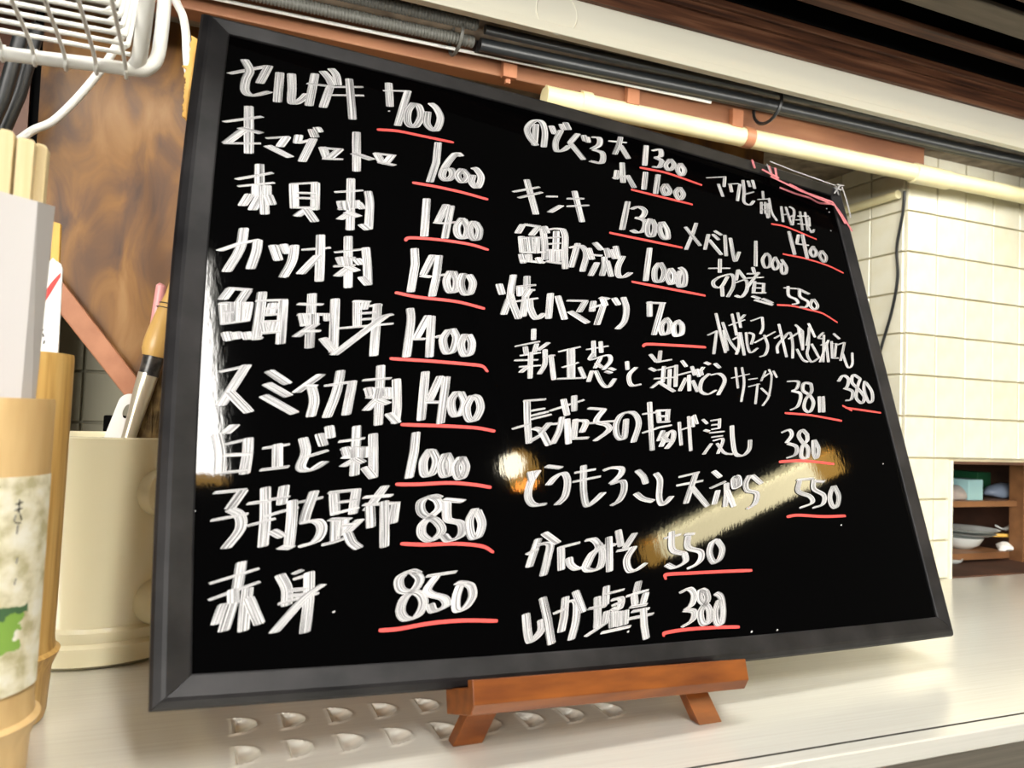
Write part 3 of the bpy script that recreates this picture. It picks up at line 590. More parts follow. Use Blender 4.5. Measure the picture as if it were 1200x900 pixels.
('e', 0.56, 'l3391 2219 3400 2076 3414 1930;l3281 2042 3374 2087;l3367 2081 3307 1909;s3438 2158 3469 2027 3531 1948;l3434 2099 3434 1947;l3538 2234 3544 2132 3543 2074;l3488 2140 3649 2205;l3595 2252 3596 2139;l3658 2246 3603 2199;s3565 2096 3548 1998 3509 1927;s3499 2035 3571 2072;l3583 2098 3579 1929;s3637 2105 3626 2006 3643 1955 3718 1997;s3662 2108 3703 2093 3665 2020;l3702 2202 3815 2247;s3821 2247 3807 2165 3770 2111;l3697 2034 3919 2147;s3805 2105 3819 2028 3779 1956 3720 1930;l3973 2211 3976 2106 3981 1958;l3899 2092 3984 2135;s4019 2126 3916 2039 3900 1978;s3989 2108 4065 2157 4071 2077 4038 1954;l4141 2228 4200 2184;l4038 2103 4203 2194;l4162 2210 4159 2037;s4100 2030 4136 1954 4183 1939;l4200 2184 4158 2031;s4276 2224 4228 2075 4194 2000 4222 1943 4305 1982;l4279 2256 4315 2151;s4264 2089 4311 1982;l4208 2072 4264 2181;s4415 2200 4350 2150 4396 2146;l4356 2089 4424 2118;l4415 2179 4343 1955;l4451 2142 4309 1952;l4421 2107 4397 1961;l4483 2135 4448 1997;l4469 2112 4527 2124 4478 2010;l4448 1997 4517 2004;l4523 2203 4574 2166;l4522 2108 4621 2142;l4620 2140 4531 1985;s4572 2051 4591 1940 4648 1966 4678 2063'),
('e', 0.72, 's4461 1816 4524 1867 4574 1846 4546 1788 4503 1759;s4519 1766 4586 1746 4553 1684 4488 1669;s4704 1858 4637 1883 4605 1819 4656 1772 4699 1715 4661 1662 4611 1698 4648 1782 4704 1858;s4747 1842 4716 1767 4734 1678 4780 1692 4798 1764 4758 1832'),
('r', 0.8, 'l4449 1627 4531 1595;l4471 1613 4840 1600'),
('e', 0.65, 'l3540 3358 3739 3414;l3732 3415 3702 3317;l3651 3328 3672 3225;l3770 3355 3771 3287;l3750 3350 3859 3381;s3873 3379 3811 3216;s3913 3423 3901 3316 3879 3220 3934 3207 3984 3254;l3903 3294 4004 3339;l3967 3430 3975 3379;l4017 3447 4023 3373'),
('e', 0.55, 'l4104 3368 4091 3289;l4028 3275 4163 3311;s4157 3315 4152 3187 4188 3120;l4064 3260 4037 3151;l4106 3269 4082 3161;l4131 3263 4111 3133;l4044 3233 4142 3254;l4032 3185 4137 3207;l4093 3163 4096 3124;l4272 3264 4255 3122;l4273 3189 4311 3202;l4321 3269 4341 3110;s4367 3284 4406 3252 4351 3112;l4324 3176 4403 3216;l4471 3259 4451 3086;l4397 3168 4478 3184;l4529 3265 4510 3097;l4429 3209 4563 3237;l4409 3135 4553 3152;s4520 3134 4551 3084 4586 3118;l4560 3224 4542 3139'),
('r', 0.8, 's4124 3078 4285 3082 4589 3031'),
('e', 0.8, 'l4296 3044 4302 2842;l4395 3034 4356 2953;l4343 2945 4484 2956;l4439 3043 4432 2831;s4533 2957 4483 2897 4511 2859 4551 2909 4523 2950;s4617 2932 4580 2880 4614 2829 4651 2881 4617 2932'),
('r', 0.8, 's4178 2825 4406 2827 4650 2806 4809 2767'),
('e', 0.72, 'l3360 2931 3314 2842 3222 2691;l3252 2877 3359 2747;l3457 2857 3397 2723;l3454 2811 3544 2707;l3500 2866 3546 2829;l3525 2899 3580 2875;l3617 2880 3589 2705;s3663 2865 3660 2717 3669 2677 3725 2761;l3917 2888 3862 2667;s3998 2799 3946 2735 3953 2672 4007 2692 4027 2771 3998 2799;s4083 2781 4035 2718 4054 2668 4104 2719 4083 2781;s4146 2770 4180 2710 4154 2652 4119 2657 4130 2735'),
('e', 0.72, 'l3398 2572 3605 2607;l3524 2667 3497 2555;s3608 2562 3505 2525 3423 2472 3427 2432 3487 2441 3566 2535;s3466 2509 3606 2557 3605 2470 3529 2367;l3493 2442 3482 2365;l3677 2605 3639 2516;l3677 2605 3729 2541;s3628 2494 3733 2531 3728 2458 3663 2387 3604 2388;l3829 2651 3835 2600;l3758 2587 3887 2608;l3749 2549 3919 2584;l3877 2617 3731 2469;l3820 2534 3784 2435;l3804 2519 3918 2529;l3905 2527 3883 2450;l3781 2476 3896 2492;l3771 2434 3912 2455;l3765 2407 3836 2397;l3782 2379 3951 2362;l3861 2401 3955 2378;l4101 2525 4255 2540;s4151 2544 4137 2467 4203 2445 4214 2415 4150 2395;s4254 2538 4360 2511;s4267 2535 4257 2474 4327 2442 4294 2394 4225 2385;s4382 2471 4345 2412 4384 2386 4422 2423 4396 2473'),
('r', 0.8, 's4002 2372 4152 2385 4320 2377 4463 2365 4600 2310'),
('e', 0.9, 'l1848 1466 1840 1351 1836 1213;l1825 1460 1970 1481;l1865 1403 1960 1425;l1862 1373 1981 1407;l1860 1352 1998 1391;l1738 1288 1858 1327;l1839 1219 1925 1268;s1874 1302 1918 1288 1960 1207;l1981 1339 1917 1276;l1991 1412 2232 1498;l2090 1489 2103 1394;l2166 1517 2155 1424;l1992 1331 2112 1351;s2068 1379 2039 1295 1989 1217;l2100 1368 2092 1222;l2158 1371 2129 1249;s2142 1362 2225 1363 2192 1296;l2129 1254 2232 1263;l2255 1447 2371 1448;s2366 1448 2300 1370 2372 1350 2377 1315 2274 1248;l2228 1350 2432 1379;s2517 1395 2484 1277 2439 1283 2437 1354 2490 1425 2576 1440 2606 1374 2547 1254'),
('e', 0.8, 'l2712 1519 2681 1211;l2645 1438 2750 1457;l2625 1316 2766 1361;l2769 1472 2766 1393;l2752 1468 2864 1479;l2846 1473 2825 1397;l2767 1432 2834 1436;l2761 1393 2850 1403;l2732 1354 2857 1380;s2839 1342 2864 1330 2844 1278 2791 1226;l2784 1339 2740 1273;l2821 1332 2750 1237;l2777 1302 2815 1272'),
('e', 0.55, 's2922 1403 2909 1254;l2918 1351 3026 1386;l3004 1446 2977 1221;l3033 1448 3031 1381;l3052 1459 3064 1402;l3116 1434 3146 1408;l3113 1363 3152 1356;l3153 1276 3075 1202;l3179 1429 3253 1443;l3258 1448 3241 1385;l3179 1400 3240 1409;l3173 1371 3247 1385;l3150 1346 3278 1363;l3162 1318 3259 1333;s3169 1295 3254 1309 3192 1212;s3200 1278 3246 1219 3316 1213'),
('e', 0.8, 's3353 1406 3338 1314 3341 1219 3405 1210 3464 1253 3487 1317;s3784 1385 3861 1408 3875 1372 3812 1315;s3823 1311 3895 1292 3874 1237 3784 1207;s4027 1381 3985 1415 3941 1376 3959 1331 4001 1288 3976 1219 3923 1222 3951 1295 4011 1343 4021 1380;s4073 1346 4049 1254 4066 1219 4104 1284 4085 1347'),
('r', 1, 's3713 1179 3861 1192 4005 1194 4222 1184'),
('e', 0.95, 's1877 1056 1826 990 1802 911 1831 865 1911 870;l1827 1046 1835 998;l1934 1084 2029 1077;s1936 977 1991 1027 2044 1045 2061 997 2034 915 1978 867;s2179 1095 2160 958 2167 869 2206 878 2291 941;l2115 1052 2256 1077;l2094 998 2285 1036;s2309 1071 2370 1090 2438 1088 2424 1049 2352 996;s2347 992 2434 1011 2435 956 2392 897 2334 867;s2550 1079 2586 1045 2598 1003;s2518 941 2564 910 2633 897;s2683 1066 2705 1023 2681 919 2703 878 2775 929;l2851 1049 3017 1084;l2825 996 3034 1031;s2988 1076 2938 994 2874 888;l2938 990 3036 873;l3132 1094 3177 1059;l3081 984 3217 1033;l3141 972 3094 887;s3220 1019 3204 947 3177 874;l3216 974 3246 875;s3307 1068 3279 1039 3281 993 3324 1013 3328 1059 3307 1068;l3446 1077 3513 1027;s3422 1076 3380 1024 3383 978 3458 961 3427 896 3353 859;s3858 1052 3827 982 3923 949 3929 906 3808 871;l3837 1060 3994 1073;s3992 1064 3976 1002 4055 960 4027 899 3925 872;l3989 1055 4085 1054;s4162 1025 4109 953 4112 892 4153 883 4196 954 4174 1025'),
('r', 1, 's3685 812 3784 824 4015 817 4222 823'),
('e', 1, 'l1843 680 1817 628 1774 536;l1763 599 1834 628;s1836 650 1908 653 1890 582 1853 490;l1881 711 1959 658;l1977 637 1966 517;l1974 634 2099 659;s2021 576 2026 542 2059 520 2105 525;s2137 671 2193 674 2218 631 2169 597 2120 532 2139 509 2210 523 2239 600 2223 651;s2123 525 2179 600 2249 639 2336 646;l2292 686 2272 502;l2362 725 2368 638;l2472 709 2396 629;l2335 610 2459 629;s2455 633 2396 566 2401 505 2449 504 2523 540;l2678 680 2802 702;s2737 717 2723 614 2807 588;s2807 588 2803 543 2720 512 2667 529;s2853 691 2840 625 2925 599 2922 557 2879 525 2811 502;l2828 700 2903 704;s3072 673 3024 648 2994 589 3015 535 3066 555 3098 614 3070 665'),
('r', 1, 's2648 450 2657 473 2817 477 3031 480 3304 482'),
('e', 1, 's1731 297 1734 199 1751 164 1814 216 1819 265;l1838 374 1856 263 1865 146;l1976 372 1955 272 1930 202;l1893 293 1973 314;s1986 350 2038 348 2025 254 1985 160;l2040 400 2074 295;l2173 365 2160 255 2150 212;l2109 308 2223 318;l2073 169 2240 244;l2239 419 2220 326;l2223 378 2352 400;s2260 347 2326 352 2304 300 2258 302;l2260 317 2347 340;l2246 280 2347 279;l2255 280 2246 207;l2301 281 2291 211;l2344 287 2329 217;l2173 181 2364 204;l2224 289 2202 231;l2456 439 2429 378;l2360 362 2514 391;l2413 364 2412 318;l2496 376 2467 323;l2375 304 2491 315;l2385 281 2502 291;l2346 242 2526 263;l2464 293 2454 203 2457 136;s2729 368 2800 388 2830 356 2804 302 2747 273;s2747 273 2811 262 2792 216 2709 182;s2921 369 2883 378 2872 323 2923 273 2907 199 2860 197 2859 260 2922 321 2921 369;s2993 357 3026 333 3025 252 2998 186 2964 192 2967 255 3007 317'),
('r', 1, 's2579 143 2596 158 2757 168 2964 167 3129 161'),
]

sd = 0
for k, mlt, s in INK:
    st_ = parse(s)
    if k == 'e': o = ink_obj('handwriting', st_, .0043*mlt, .0013*(.35+.65*mlt), PO+.00022, 'white_ink', board, sd)
    else: o = ink_obj('price_underline', st_, .0004, .0019*mlt, PO+.00012, 'red_ink', board, sd)
    sd += len(st_)
def bs(pts, off): return [(False, pts)]
# pink smears and white tape on the top right corner
o = ink_obj('pink_smear', [(False, p) for p in ([(0.4013, 0.3605), (0.4023, 0.3536)], [(0.4189, 0.3593), (0.4199, 0.3492)], [(0.4252, 0.3592), (0.4243, 0.3486)], [(0.4182, 0.3495), (0.4486, 0.3430), (0.4833, 0.3402), (0.4910, 0.3297), (0.4985, 0.3159)], [(0.4376, 0.3469), (0.4595, 0.3415), (0.4854, 0.3374), (0.4925, 0.3219)], [(0.4104, 0.3540), (0.4265, 0.3499)])], .0012, .0017, .0004, 'pink_ink', board, 900)
o['label'] = 'pink ink smear on the frame corner'
o = ink_obj('pink_smear', [(True, [(0.4309, 0.3448), (0.4470, 0.3428), (0.4620, 0.3421), (0.4729, 0.3396), (0.4873, 0.3419)])], .0006, .0020, PO+.0002, 'pink_ink', board, 931)
o['label'] = 'pink ink smear on the panel'
o = ink_obj('tape_scrap', [(False, [(0.4881, 0.3495), (0.4984, 0.3601)]), (False, [(0.4924, 0.3571), (0.4929, 0.3489)]), (False, [(0.4941, 0.3591), (0.5025, 0.3602)]), (False, [(0.4897, 0.3548), (0.4978, 0.3550)]), (True, [(0.4997, 0.3579), (0.5010, 0.3457), (0.5008, 0.3293)]), (False, [(0.4209, 0.3638), (0.4460, 0.3610), (0.4916, 0.3577)]), (False, [(0.4164, 0.3602), (0.4181, 0.3527)])], .0007, .0014, .0008, 'white_ink', board, 950)
o['label'] = 'white frayed tape on the corner'
# chalk specks and an eraser smudge
o = ink_obj('ink_speck', [(False, [(u, v), (u+.0008, v+.0006)]) for u, v in ((0.2341, 0.0175), (0.3214, 0.0126), (0.3417, 0.0124), (0.4722, 0.1201), (0.4157, 0.0757), (0.1739, 0.0217), (0.4895, 0.2259), (0.0739, 0.0351), (0.1071, 0.3245), (0.0117, 0.0809), (0.4794, 0.3353), (0.4815, 0.3325), (0.4779, 0.3142))] + [(False, [(0.3786, 0.0094), (0.3928, 0.0091)])], .0004, .0009, PO+.0003, 'white_ink', board, 970)
o['label'] = 'scattered white ink specks'

# torn yellow card behind the board's left edge
pl = [(0.0016, 0.3509), (-0.0039, 0.3532), (-0.0041, 0.3416), (-0.0044, 0.3320), (-0.0074, 0.3310), (-0.0047, 0.3295), (-0.0058, 0.3257), (-0.0047, 0.3225), (-0.0054, 0.3188), (-0.0048, 0.3155), (-0.0054, 0.3119), (-0.0048, 0.3086), (-0.0058, 0.3049), (-0.0048, 0.3018), (-0.0054, 0.2983), (-0.0022, 0.2952), (0.0065, 0.2937)]
pl2 = []
for i, p in enumerate(pl[:-1]):
    q = pl[i+1]; pl2.append(p)
    for t in (.25, .5, .75):
        j = random.uniform(-.0006, .0006) if 0 < i < len(pl)-2 else 0
        pl2.append((p[0]+(q[0]-p[0])*t+j, p[1]+(q[1]-p[1])*t))
pl2.append(pl[-1]); u_ = .03; pl2 += [(u_, pl[-1][1]), (u_, pl[0][1])]
bm = nb(); prism(bm, [B(a, b, -.0150) for a, b in pl2], EN*-.0012)
tag(bm_obj('torn_card', bm, 'yellow_card'), 'ragged orange yellow card sticking out behind the top left of the board', 'card')

# ------------------------------------------------------------------ table easel
f1, f2 = (0.1298, 0.3582, 0.0000), (0.2628, 0.3449, 0.0000)
easel = thing('table_easel', 'small varnished brown wooden easel holding the menu board', 'easel', (.2, .38, 0))
ub, vb = [], []
tl = (0.1309, 0.0013); tr = (0.2918, -0.0009); blf = (0.1302, -0.0093); brf = (0.2883, -0.0135)
d1, d2 = V((tl[0], tl[1])), V((tr[0], tr[1]))
h_ = .0128
pr = [(0, .0205), (h_*.80, .0205)]
bm = nb()
def sec(u, v): return [B(u, v, .0205), B(u, v-.0105, .0205), B(u, v-.0150, .0160), B(u, v-.0150, -.0125), B(u, v-.0035, -.0125), B(u, v-.0035, .0150), B(u, v, .0150)]
s1 = [bm.verts.new(p) for p in sec(tl[0], tl[1])]; s2 = [bm.verts.new(p) for p in sec(tr[0], tr[1])]
for i in range(7): bm.faces.new([s1[i], s1[(i+1) % 7], s2[(i+1) % 7], s2[i]])
bm.faces.new(s1[::-1]); bm.faces.new(s2)
bm_obj('ledge_bar', bm, 'easel', easel, bevel=.0004)
# front legs (lean with the board) and a rear prop
def stick(name, p, q, wv, dv):
    p, q, wv, dv = V(p), V(q), V(wv), V(dv)
    bm = nb(); hexa(bm, [p-wv-dv, p+wv-dv, p+wv+dv, p-wv+dv], [q-wv-dv, q+wv-dv, q+wv+dv, q-wv+dv]); return bm_obj(name, bm, 'easel', easel, bevel=.0004)
for (fx, fy, ub_, ut) in ((f1[0], f1[1], .1475, .225), (f2[0], f2[1], .2700, .300)):
    stick('front_foot', V((fx, fy+.004, 0)), B(ub_, -.009, -.0045), EX*.0078, V((0, .0042, 0)))
    stick('upright', B(ub_+.002, -.012, -.0185), B(ut, .21, -.0185), EX*.0075, EN*.0042)
stick('cross_bar', B(.205, .19, -.0250), B(.316, .19, -.0250), EZ*.007, EN*.0022)
stick('rear_leg', V((.245, .585, 0)), B(.255, .19, -.0315), EX*.008, V((0, .004, 0)))

# ------------------------------------------------------------------ ceramic crock and what stands in it
base = V((-0.0481, 0.5197, 0.0000)); dirv = V((base.x, base.y, 0)).normalized(); RC = .0565
cc = base + dirv*(RC*1.06); HC = 0.1385
crock = thing('utensil_crock', 'cream glazed ceramic mug shaped crock behind the bamboo tubes', 'crock', tuple(cc))
bm = nb()
lathe(bm, cc.x, cc.y, [(.0001, .001), (RC*1.0, .0008), (RC*1.06, .003), (RC*1.075, .011), (RC*1.07, .0135), (RC*1.02, .0155), (RC*1.045, .0195), (RC*1.04, .0220), (RC*.99, .0240), (RC*.985, .026), (RC*.98, HC-.004), (RC*.995, HC-.001), (RC*.985, HC), (RC*.94, HC), (RC*.925, HC-.003), (RC*.92, .012), (.0001, .010)], 96)
bm_obj('body', bm, 'ceramic', crock, True)
ang = math.atan2(-dirv.y, -dirv.x) + math.radians(33)
rd = V((math.cos(ang), math.sin(ang), 0)); rt = V((-rd.y, rd.x, 0))
zu, zl = 0.1043, 0.0364
hd = V((math.cos(ang+math.radians(38)), math.sin(ang+math.radians(38)), 0)); r0 = cc+rd*(RC*.95)
bm = nb()
pts = catmull([r0+V((0, 0, zu)), r0+hd*.014+V((0, 0, zu+.001)), r0+hd*.030+V((0, 0, zu-.006)), r0+hd*.038+V((0, 0, (zu+zl)/2)), r0+hd*.030+V((0, 0, zl+.008)), r0+hd*.014+V((0, 0, zl+.001)), r0+V((0, 0, zl))], 8)
nr = len(pts)
rr = [.0130-.0055*min(1, min(i, nr-1-i)/8) for i in range(nr)]
tube(bm, pts, rr, 20); bm_obj('handle', bm, 'ceramic', crock, True)
bm = nb(); c_ = cc+V((0, 0, zu))
tube(bm, [c_+rd*(RC*.955), c_+rd*(RC*1.0), c_+rd*(RC*1.03)+hd*.001, c_+rd*(RC*1.05)+hd*.002], [.0150, .0152, .0142, .011], 28)
bm_obj('handle_collar', bm, 'ceramic', crock, True)
bm = nb(); bmesh.ops.create_uvsphere(bm, u_segments=28, v_segments=18, radius=.0145)
bmesh.ops.translate(bm, verts=bm.verts, vec=cc+rd*(RC*.99)+hd*.001+V((0, 0, zl))); bm_obj('handle_root', bm, 'ceramic', crock, True)

yU = .585
def stickobj(name, pts, rads, material, parent=None, seg=18):
    bm = nb(); tube(bm, pts, rads, seg); return bm_obj(name, bm, material, parent, True)
tag(stickobj('pink_stick', [(-0.0279, 0.6000, 0.2455), (-0.0284, 0.6000, 0.2442), (-0.0328, 0.6000, 0.1920), (-0.0425, 0.6000, 0.1076)], [.0020, .0034, .0036, .0036], 'pink'), 'pink plastic stick standing in the cream crock', 'stick')
br_ = thing('pastry_brush', 'round brush with tapered wooden handle and black band in the crock', 'brush', (-0.0362, 0.5850, 0.1089))
def yl(a, b, n): return [V(a).lerp(V(b), i/n) for i in range(n+1)]
a, b = (-0.0202, 0.5850, 0.2458), (-0.0294, 0.5850, 0.1925)
ps = yl(a, b, 12); stickobj('handle', ps, [.0022, .0026, .0030, .0040, .0052, .0060, .0068, .0076, .0084, .0090, .0094, .0092, .0080], 'brush_wood', br_)
for f_ in (.30, .36):
    bm = nb(); c_ = V(a).lerp(V(b), f_); d_ = (V(b)-V(a)).normalized(); u1 = d_.orthogonal().normalized(); u2 = d_.cross(u1); r_ = .0052 + (f_-.3)*.02
    tube(bm, [c_+(u1*math.cos(t)+u2*math.sin(t))*r_ for t in [2*math.pi*k/24 for k in range(24)]], .0004, 6, closed=True); bm_obj('turned_ring', bm, 'black_band', br_, True)
stickobj('band', yl((-0.0290, 0.5850, 0.1949), (-0.0325, 0.5850, 0.1794), 3), [.0070, .0070, .0067, .0066], 'black_band', br_)
stickobj('ferrule', yl((-0.0325, 0.5850, 0.1805), (-0.0436, 0.5850, 0.1309), 5), [.0066, .0064, .0058, .0052, .0047, .0044], 'gold_metal', br_)
# bristle head of another brush
bm = nb()
c0, c1 = V((-0.0235, 0.5920, 0.1891)), V((-0.0281, 0.5920, 0.1084))
for i in range(900):
    t = random.random(); a_ = random.uniform(0, 6.283); r_ = math.sqrt(random.random())*.017
    p = c1 + V((math.cos(a_)*r_*.8, math.sin(a_)*r_*.45, 0)); q = c0 + V((random.gauss(.001, .006)+math.cos(a_)*r_*.35, math.sin(a_)*r_*.4, random.uniform(-.024, .004)))
    w_ = .0006; s = V((w_, 0, 0)); f = V((0, w_, 0))
    v = [bm.verts.new(x_) for x_ in (p-s, p+s, p+f, q)]
    for fc in ((0, 1, 3), (1, 2, 3), (2, 0, 3)): bm.faces.new([v[k] for k in fc])
o = bm_obj('bristle_brush', bm, 'bristle'); tag(o, 'tuft of brown bristles between the metal ferrule and the board', 'brush')
# white plastic handle with a hole
sp_ = thing('white_scraper', 'white plastic handle with a hole leaning in the crock', 'scraper', (-0.0511, 0.6000, 0.1194))
bm = nb()
a, b = V((-0.0441, 0.6000, 0.1589)), V((-0.0568, 0.6000, 0.1164)); d_ = (b-a).normalized(); s_ = d_.cross(V((0, 1, 0))).normalized(); hw = .0075
out = [a + d_*(-hw*math.sin(t)*1.0) + s_*(hw*math.cos(t)) for t in [math.pi*k/12 for k in range(13)]]
out = out + [b - s_*hw, b + s_*hw]
hole_c = a + d_*.005; hl = [hole_c + d_*(-.0052*math.sin(t)) + s_*(.0026*math.cos(t)) for t in [2*math.pi*k/24 for k in range(24)]]
def ringpoly(outer, inner, dvec):
    f_ = [bm.verts.new(p) for p in outer]; g_ = [bm.verts.new(p) for p in inner]
    f2_ = [bm.verts.new(V(p)+dvec) for p in outer]; g2_ = [bm.verts.new(V(p)+dvec) for p in inner]
    for L_ in ((f_, g_), (f2_, g2_)):
        ed = []
        for R_ in L_:
            for i in range(len(R_)):
                ed.append(bm.edges.new((R_[i], R_[(i+1) % len(R_)])))
        bmesh.ops.triangle_fill(bm, use_beauty=True, use_dissolve=False, edges=ed)
    for A_, B_ in ((f_, f2_), (g_, g2_)):
        for i in range(len(A_)): bm.faces.new([A_[i], A_[(i+1) % len(A_)], B_[(i+1) % len(A_)], B_[i]])
ringpoly(out, hl, V((0, .002, 0)))
bm_obj('handle', bm, 'white_plastic', sp_)
# dark box at the niche wall
tag(bxo('dark_box', 'void', (-0.0749, -0.0589, .750, .7695, .0005, 0.1484), bevel=.001), 'small black box against the niche wall behind the crock', 'box')

# ------------------------------------------------------------------ bamboo tubes with chopsticks
def bamboo(name, label, cx, cy, r, h, material, ring_z):
    t = thing(name, label, 'holder', (cx, cy, 0))
    bm = nb(); R_ = [(.0001, .001), (r*.90, .001), (r*.93, .004), (r*.97, ring_z-.008), (r*1.06, ring_z-.0015), (r*1.08, ring_z), (r*1.01, ring_z+.0015), (r*.99, ring_z+.006), (r*1.0, ring_z+.03), (r*1.03, h-.002), (r*1.02, h), (r*.88, h), (r*.86, h-.003), (r*.84, .01), (.0001, .01)]
    lathe(bm, cx, cy, R_, 64); bm_obj('culm', bm, material, t, True); return t
# rear tube: right edge on x=86, base near (60,832)
e = V((-0.0596, 0.4450, 0.1815)); r2 = .031
c2 = V((e.x-r2*1.03*.98-.001, e.y+.006, 0)); h2 = 0.1833
tb2 = bamboo('bamboo_tube', 'tall golden bamboo tube standing just left of the cream crock', c2.x, c2.y, r2, h2, 'bamboo', 0.0341)
# front tube with a paper label
e = V((-0.0536, 0.3450, 0.1562)); r1 = .029
c1_ = V((e.x-r1*1.03*.97, e.y+.008, 0)); h1 = 0.1603
tb1 = bamboo('bamboo_tube', 'front bamboo tube wearing a landscape label, at the left picture edge', c1_.x, c1_.y, r1, h1, 'pale_bamboo', 0.0371)
lz0, lz1 = 0.0504, 0.1311
bm = nb(); lathe(bm, c1_.x, c1_.y, [(r1*1.022, lz0), (r1*1.045, lz1)], 40, math.radians(-170), math.radians(-2))
lab = bm_obj('paper_label', bm, 'label', tb1, True); lab['label'] = 'landscape photo label'
lo = lab.matrix_world
uvs(lab, lambda co: ((math.atan2(co.y, co.x)+math.radians(170))/math.radians(168), (co.z-lz0)/(lz1-lz0)))
# ink characters on the label
def lab_pt(px, pz, s=1.05):  # angle, height
    return V((c1_.x+r1*s*math.cos(px), c1_.y+r1*s*math.sin(px), pz))
bm = nb(); a0 = math.radians(-40)
for (da1, z1_, da2, z2_) in [(a_*.45, b_*.55, c_*.45, d_*.55) for a_, b_, c_, d_ in ((-.10, 0, .10, .001), (0, .003, 0, -.006), (-.12, -.004, .10, -.003), (-.08, -.007, -.12, -.011), (.05, -.007, .10, -.011), (-.10, -.012, .08, -.013), (0, -.014, -.02, -.020), (.05, -.036, .02, -.040), (.04, -.050, .0, -.054))]:
    zc_ = lz1-.010
    tube(bm, [lab_pt(a0+da1, zc_+z1_), lab_pt(a0+(da1+da2)/2, zc_+(z1_+z2_)/2), lab_pt(a0+da2, zc_+z2_)], .00022, 5)
bm_obj('label_writing', bm, 'black_band', tb1)

# chopsticks in the front paper sleeve
def slab(name, pts, d, material, parent=None, bevel=0):
    bm = nb(); prism(bm, pts, d); return bm_obj(name, bm, material, parent, bevel=bevel)
sl = thing('paper_sleeve', 'large pale grey translucent paper sleeve full of chopsticks standing in the front bamboo tube', 'sleeve', tuple(V((c1_.x, c1_.y, .06))))
slab('front_face', [(-0.0935, 0.3450, 0.2426), (-0.0617, 0.3450, 0.2370), (-0.0633, 0.3450, 0.1427), (-0.0851, 0.3450, 0.1423)], (0, .0012, 0), 'paper', sl)
slab('side_fold', [(-0.0617, 0.3450, 0.2370), (-0.0580, 0.3580, 0.2387), (-0.0597, 0.3500, 0.1426), (-0.0633, 0.3450, 0.1427)], (0, .0012, 0), 'paper', sl)
slab('back_face', [(-0.0951, 0.3620, 0.2437), (-0.0585, 0.3595, 0.2386), (-0.0600, 0.3520, 0.1425), (-0.0841, 0.3520, 0.1420)], (0, .0012, 0), 'paper', sl)
bm = nb()
prism(bm, [(-0.0829, 0.3500, 0.2653), (-0.0824, 0.3500, 0.2664), (-0.0782, 0.3500, 0.2662), (-0.0773, 0.3500, 0.2650), (-0.0786, 0.3500, 0.1487), (-0.0835, 0.3500, 0.1486)], (0, .006, 0))
o = bm_obj('chopstick_pair', bm, 'chopstick', bevel=.0005); tag(o, 'chopstick pair farthest left in the pale sleeve, cut by the picture edge', 'chopsticks', 'chopsticks in the pale sleeve')
bm = nb()
prism(bm, [(-0.0770, 0.3500, 0.2641), (-0.0765, 0.3500, 0.2652), (-0.0728, 0.3500, 0.2648), (-0.0718, 0.3500, 0.2636), (-0.0733, 0.3500, 0.1489), (-0.0777, 0.3500, 0.1487)], (0, .006, 0))
o = bm_obj('chopstick_pair', bm, 'chopstick', bevel=.0005); tag(o, 'chopstick pair second from the left in the pale sleeve', 'chopsticks', 'chopsticks in the pale sleeve')
bm = nb()
prism(bm, [(-0.0707, 0.3490, 0.2615), (-0.0702, 0.3490, 0.2626), (-0.0655, 0.3490, 0.2623), (-0.0646, 0.3490, 0.2611), (-0.0664, 0.3490, 0.1491), (-0.0717, 0.3490, 0.1489)], (0, .006, 0))
o = bm_obj('chopstick_pair', bm, 'chopstick', bevel=.0005); tag(o, 'chopstick pair in the pale sleeve right of the dark gap', 'chopsticks', 'chopsticks in the pale sleeve')
bm = nb()
prism(bm, [(-0.0655, 0.3540, 0.2616), (-0.0649, 0.3540, 0.2627), (-0.0620, 0.3540, 0.2622), (-0.0610, 0.3540, 0.2609), (-0.0631, 0.3540, 0.1491), (-0.0668, 0.3540, 0.1490)], (0, .006, 0))
o = bm_obj('chopstick_pair', bm, 'chopstick', bevel=.0005); tag(o, 'rightmost chopstick pair in the pale sleeve', 'chopsticks', 'chopsticks in the pale sleeve')


# yellow chopstick and printed sleeve in the rear tube
yR = c2.y
slab_y = slab('yellow_chopstick', [(-0.0744, 0.4550, 0.2523), (-0.0705, 0.4550, 0.2515), (-0.0685, 0.4550, 0.1376), (-0.0723, 0.4550, 0.1375)], (0, .005, 0), 'yellow_plastic', bevel=.0004)
tag(slab_y, 'yellow stick rising behind the printed white sleeve', 'chopstick')
ps_ = thing('printed_sleeve', 'white paper chopstick sleeve with a red swoosh in the golden bamboo tube', 'sleeve', (-0.0713, 0.4500, 0.1680))
slab('paper_body', [(-0.0831, 0.4480, 0.2189), (-0.0796, 0.4480, 0.2227), (-0.0733, 0.4480, 0.2303), (-0.0719, 0.4480, 0.2322), (-0.0703, 0.4480, 0.2307), (-0.0683, 0.4480, 0.2296), (-0.0674, 0.4480, 0.2270), (-0.0667, 0.4480, 0.1379), (-0.0793, 0.4480, 0.1377)], (0, .0025, 0), 'white_paper', ps_)
bm = nb(); sw = catmull([(-0.0786, 0.4478, 0.2054), (-0.0752, 0.4478, 0.2101), (-0.0725, 0.4478, 0.2156), (-0.0704, 0.4478, 0.2197), (-0.0680, 0.4478, 0.2239)], 6)
hwid = [.0009+.0020*math.sin(math.pi*min(1, .25+i/len(sw)*.75)) for i in range(len(sw))]
up = [bm.verts.new(p+V((-.0, 0, hwid[i]))) for i, p in enumerate(sw)]; dn = [bm.verts.new(p-V((0, 0, hwid[i]))) for i, p in enumerate(sw)]
for i in range(len(sw)-1): bm.faces.new([up[i], up[i+1], dn[i+1], dn[i]])
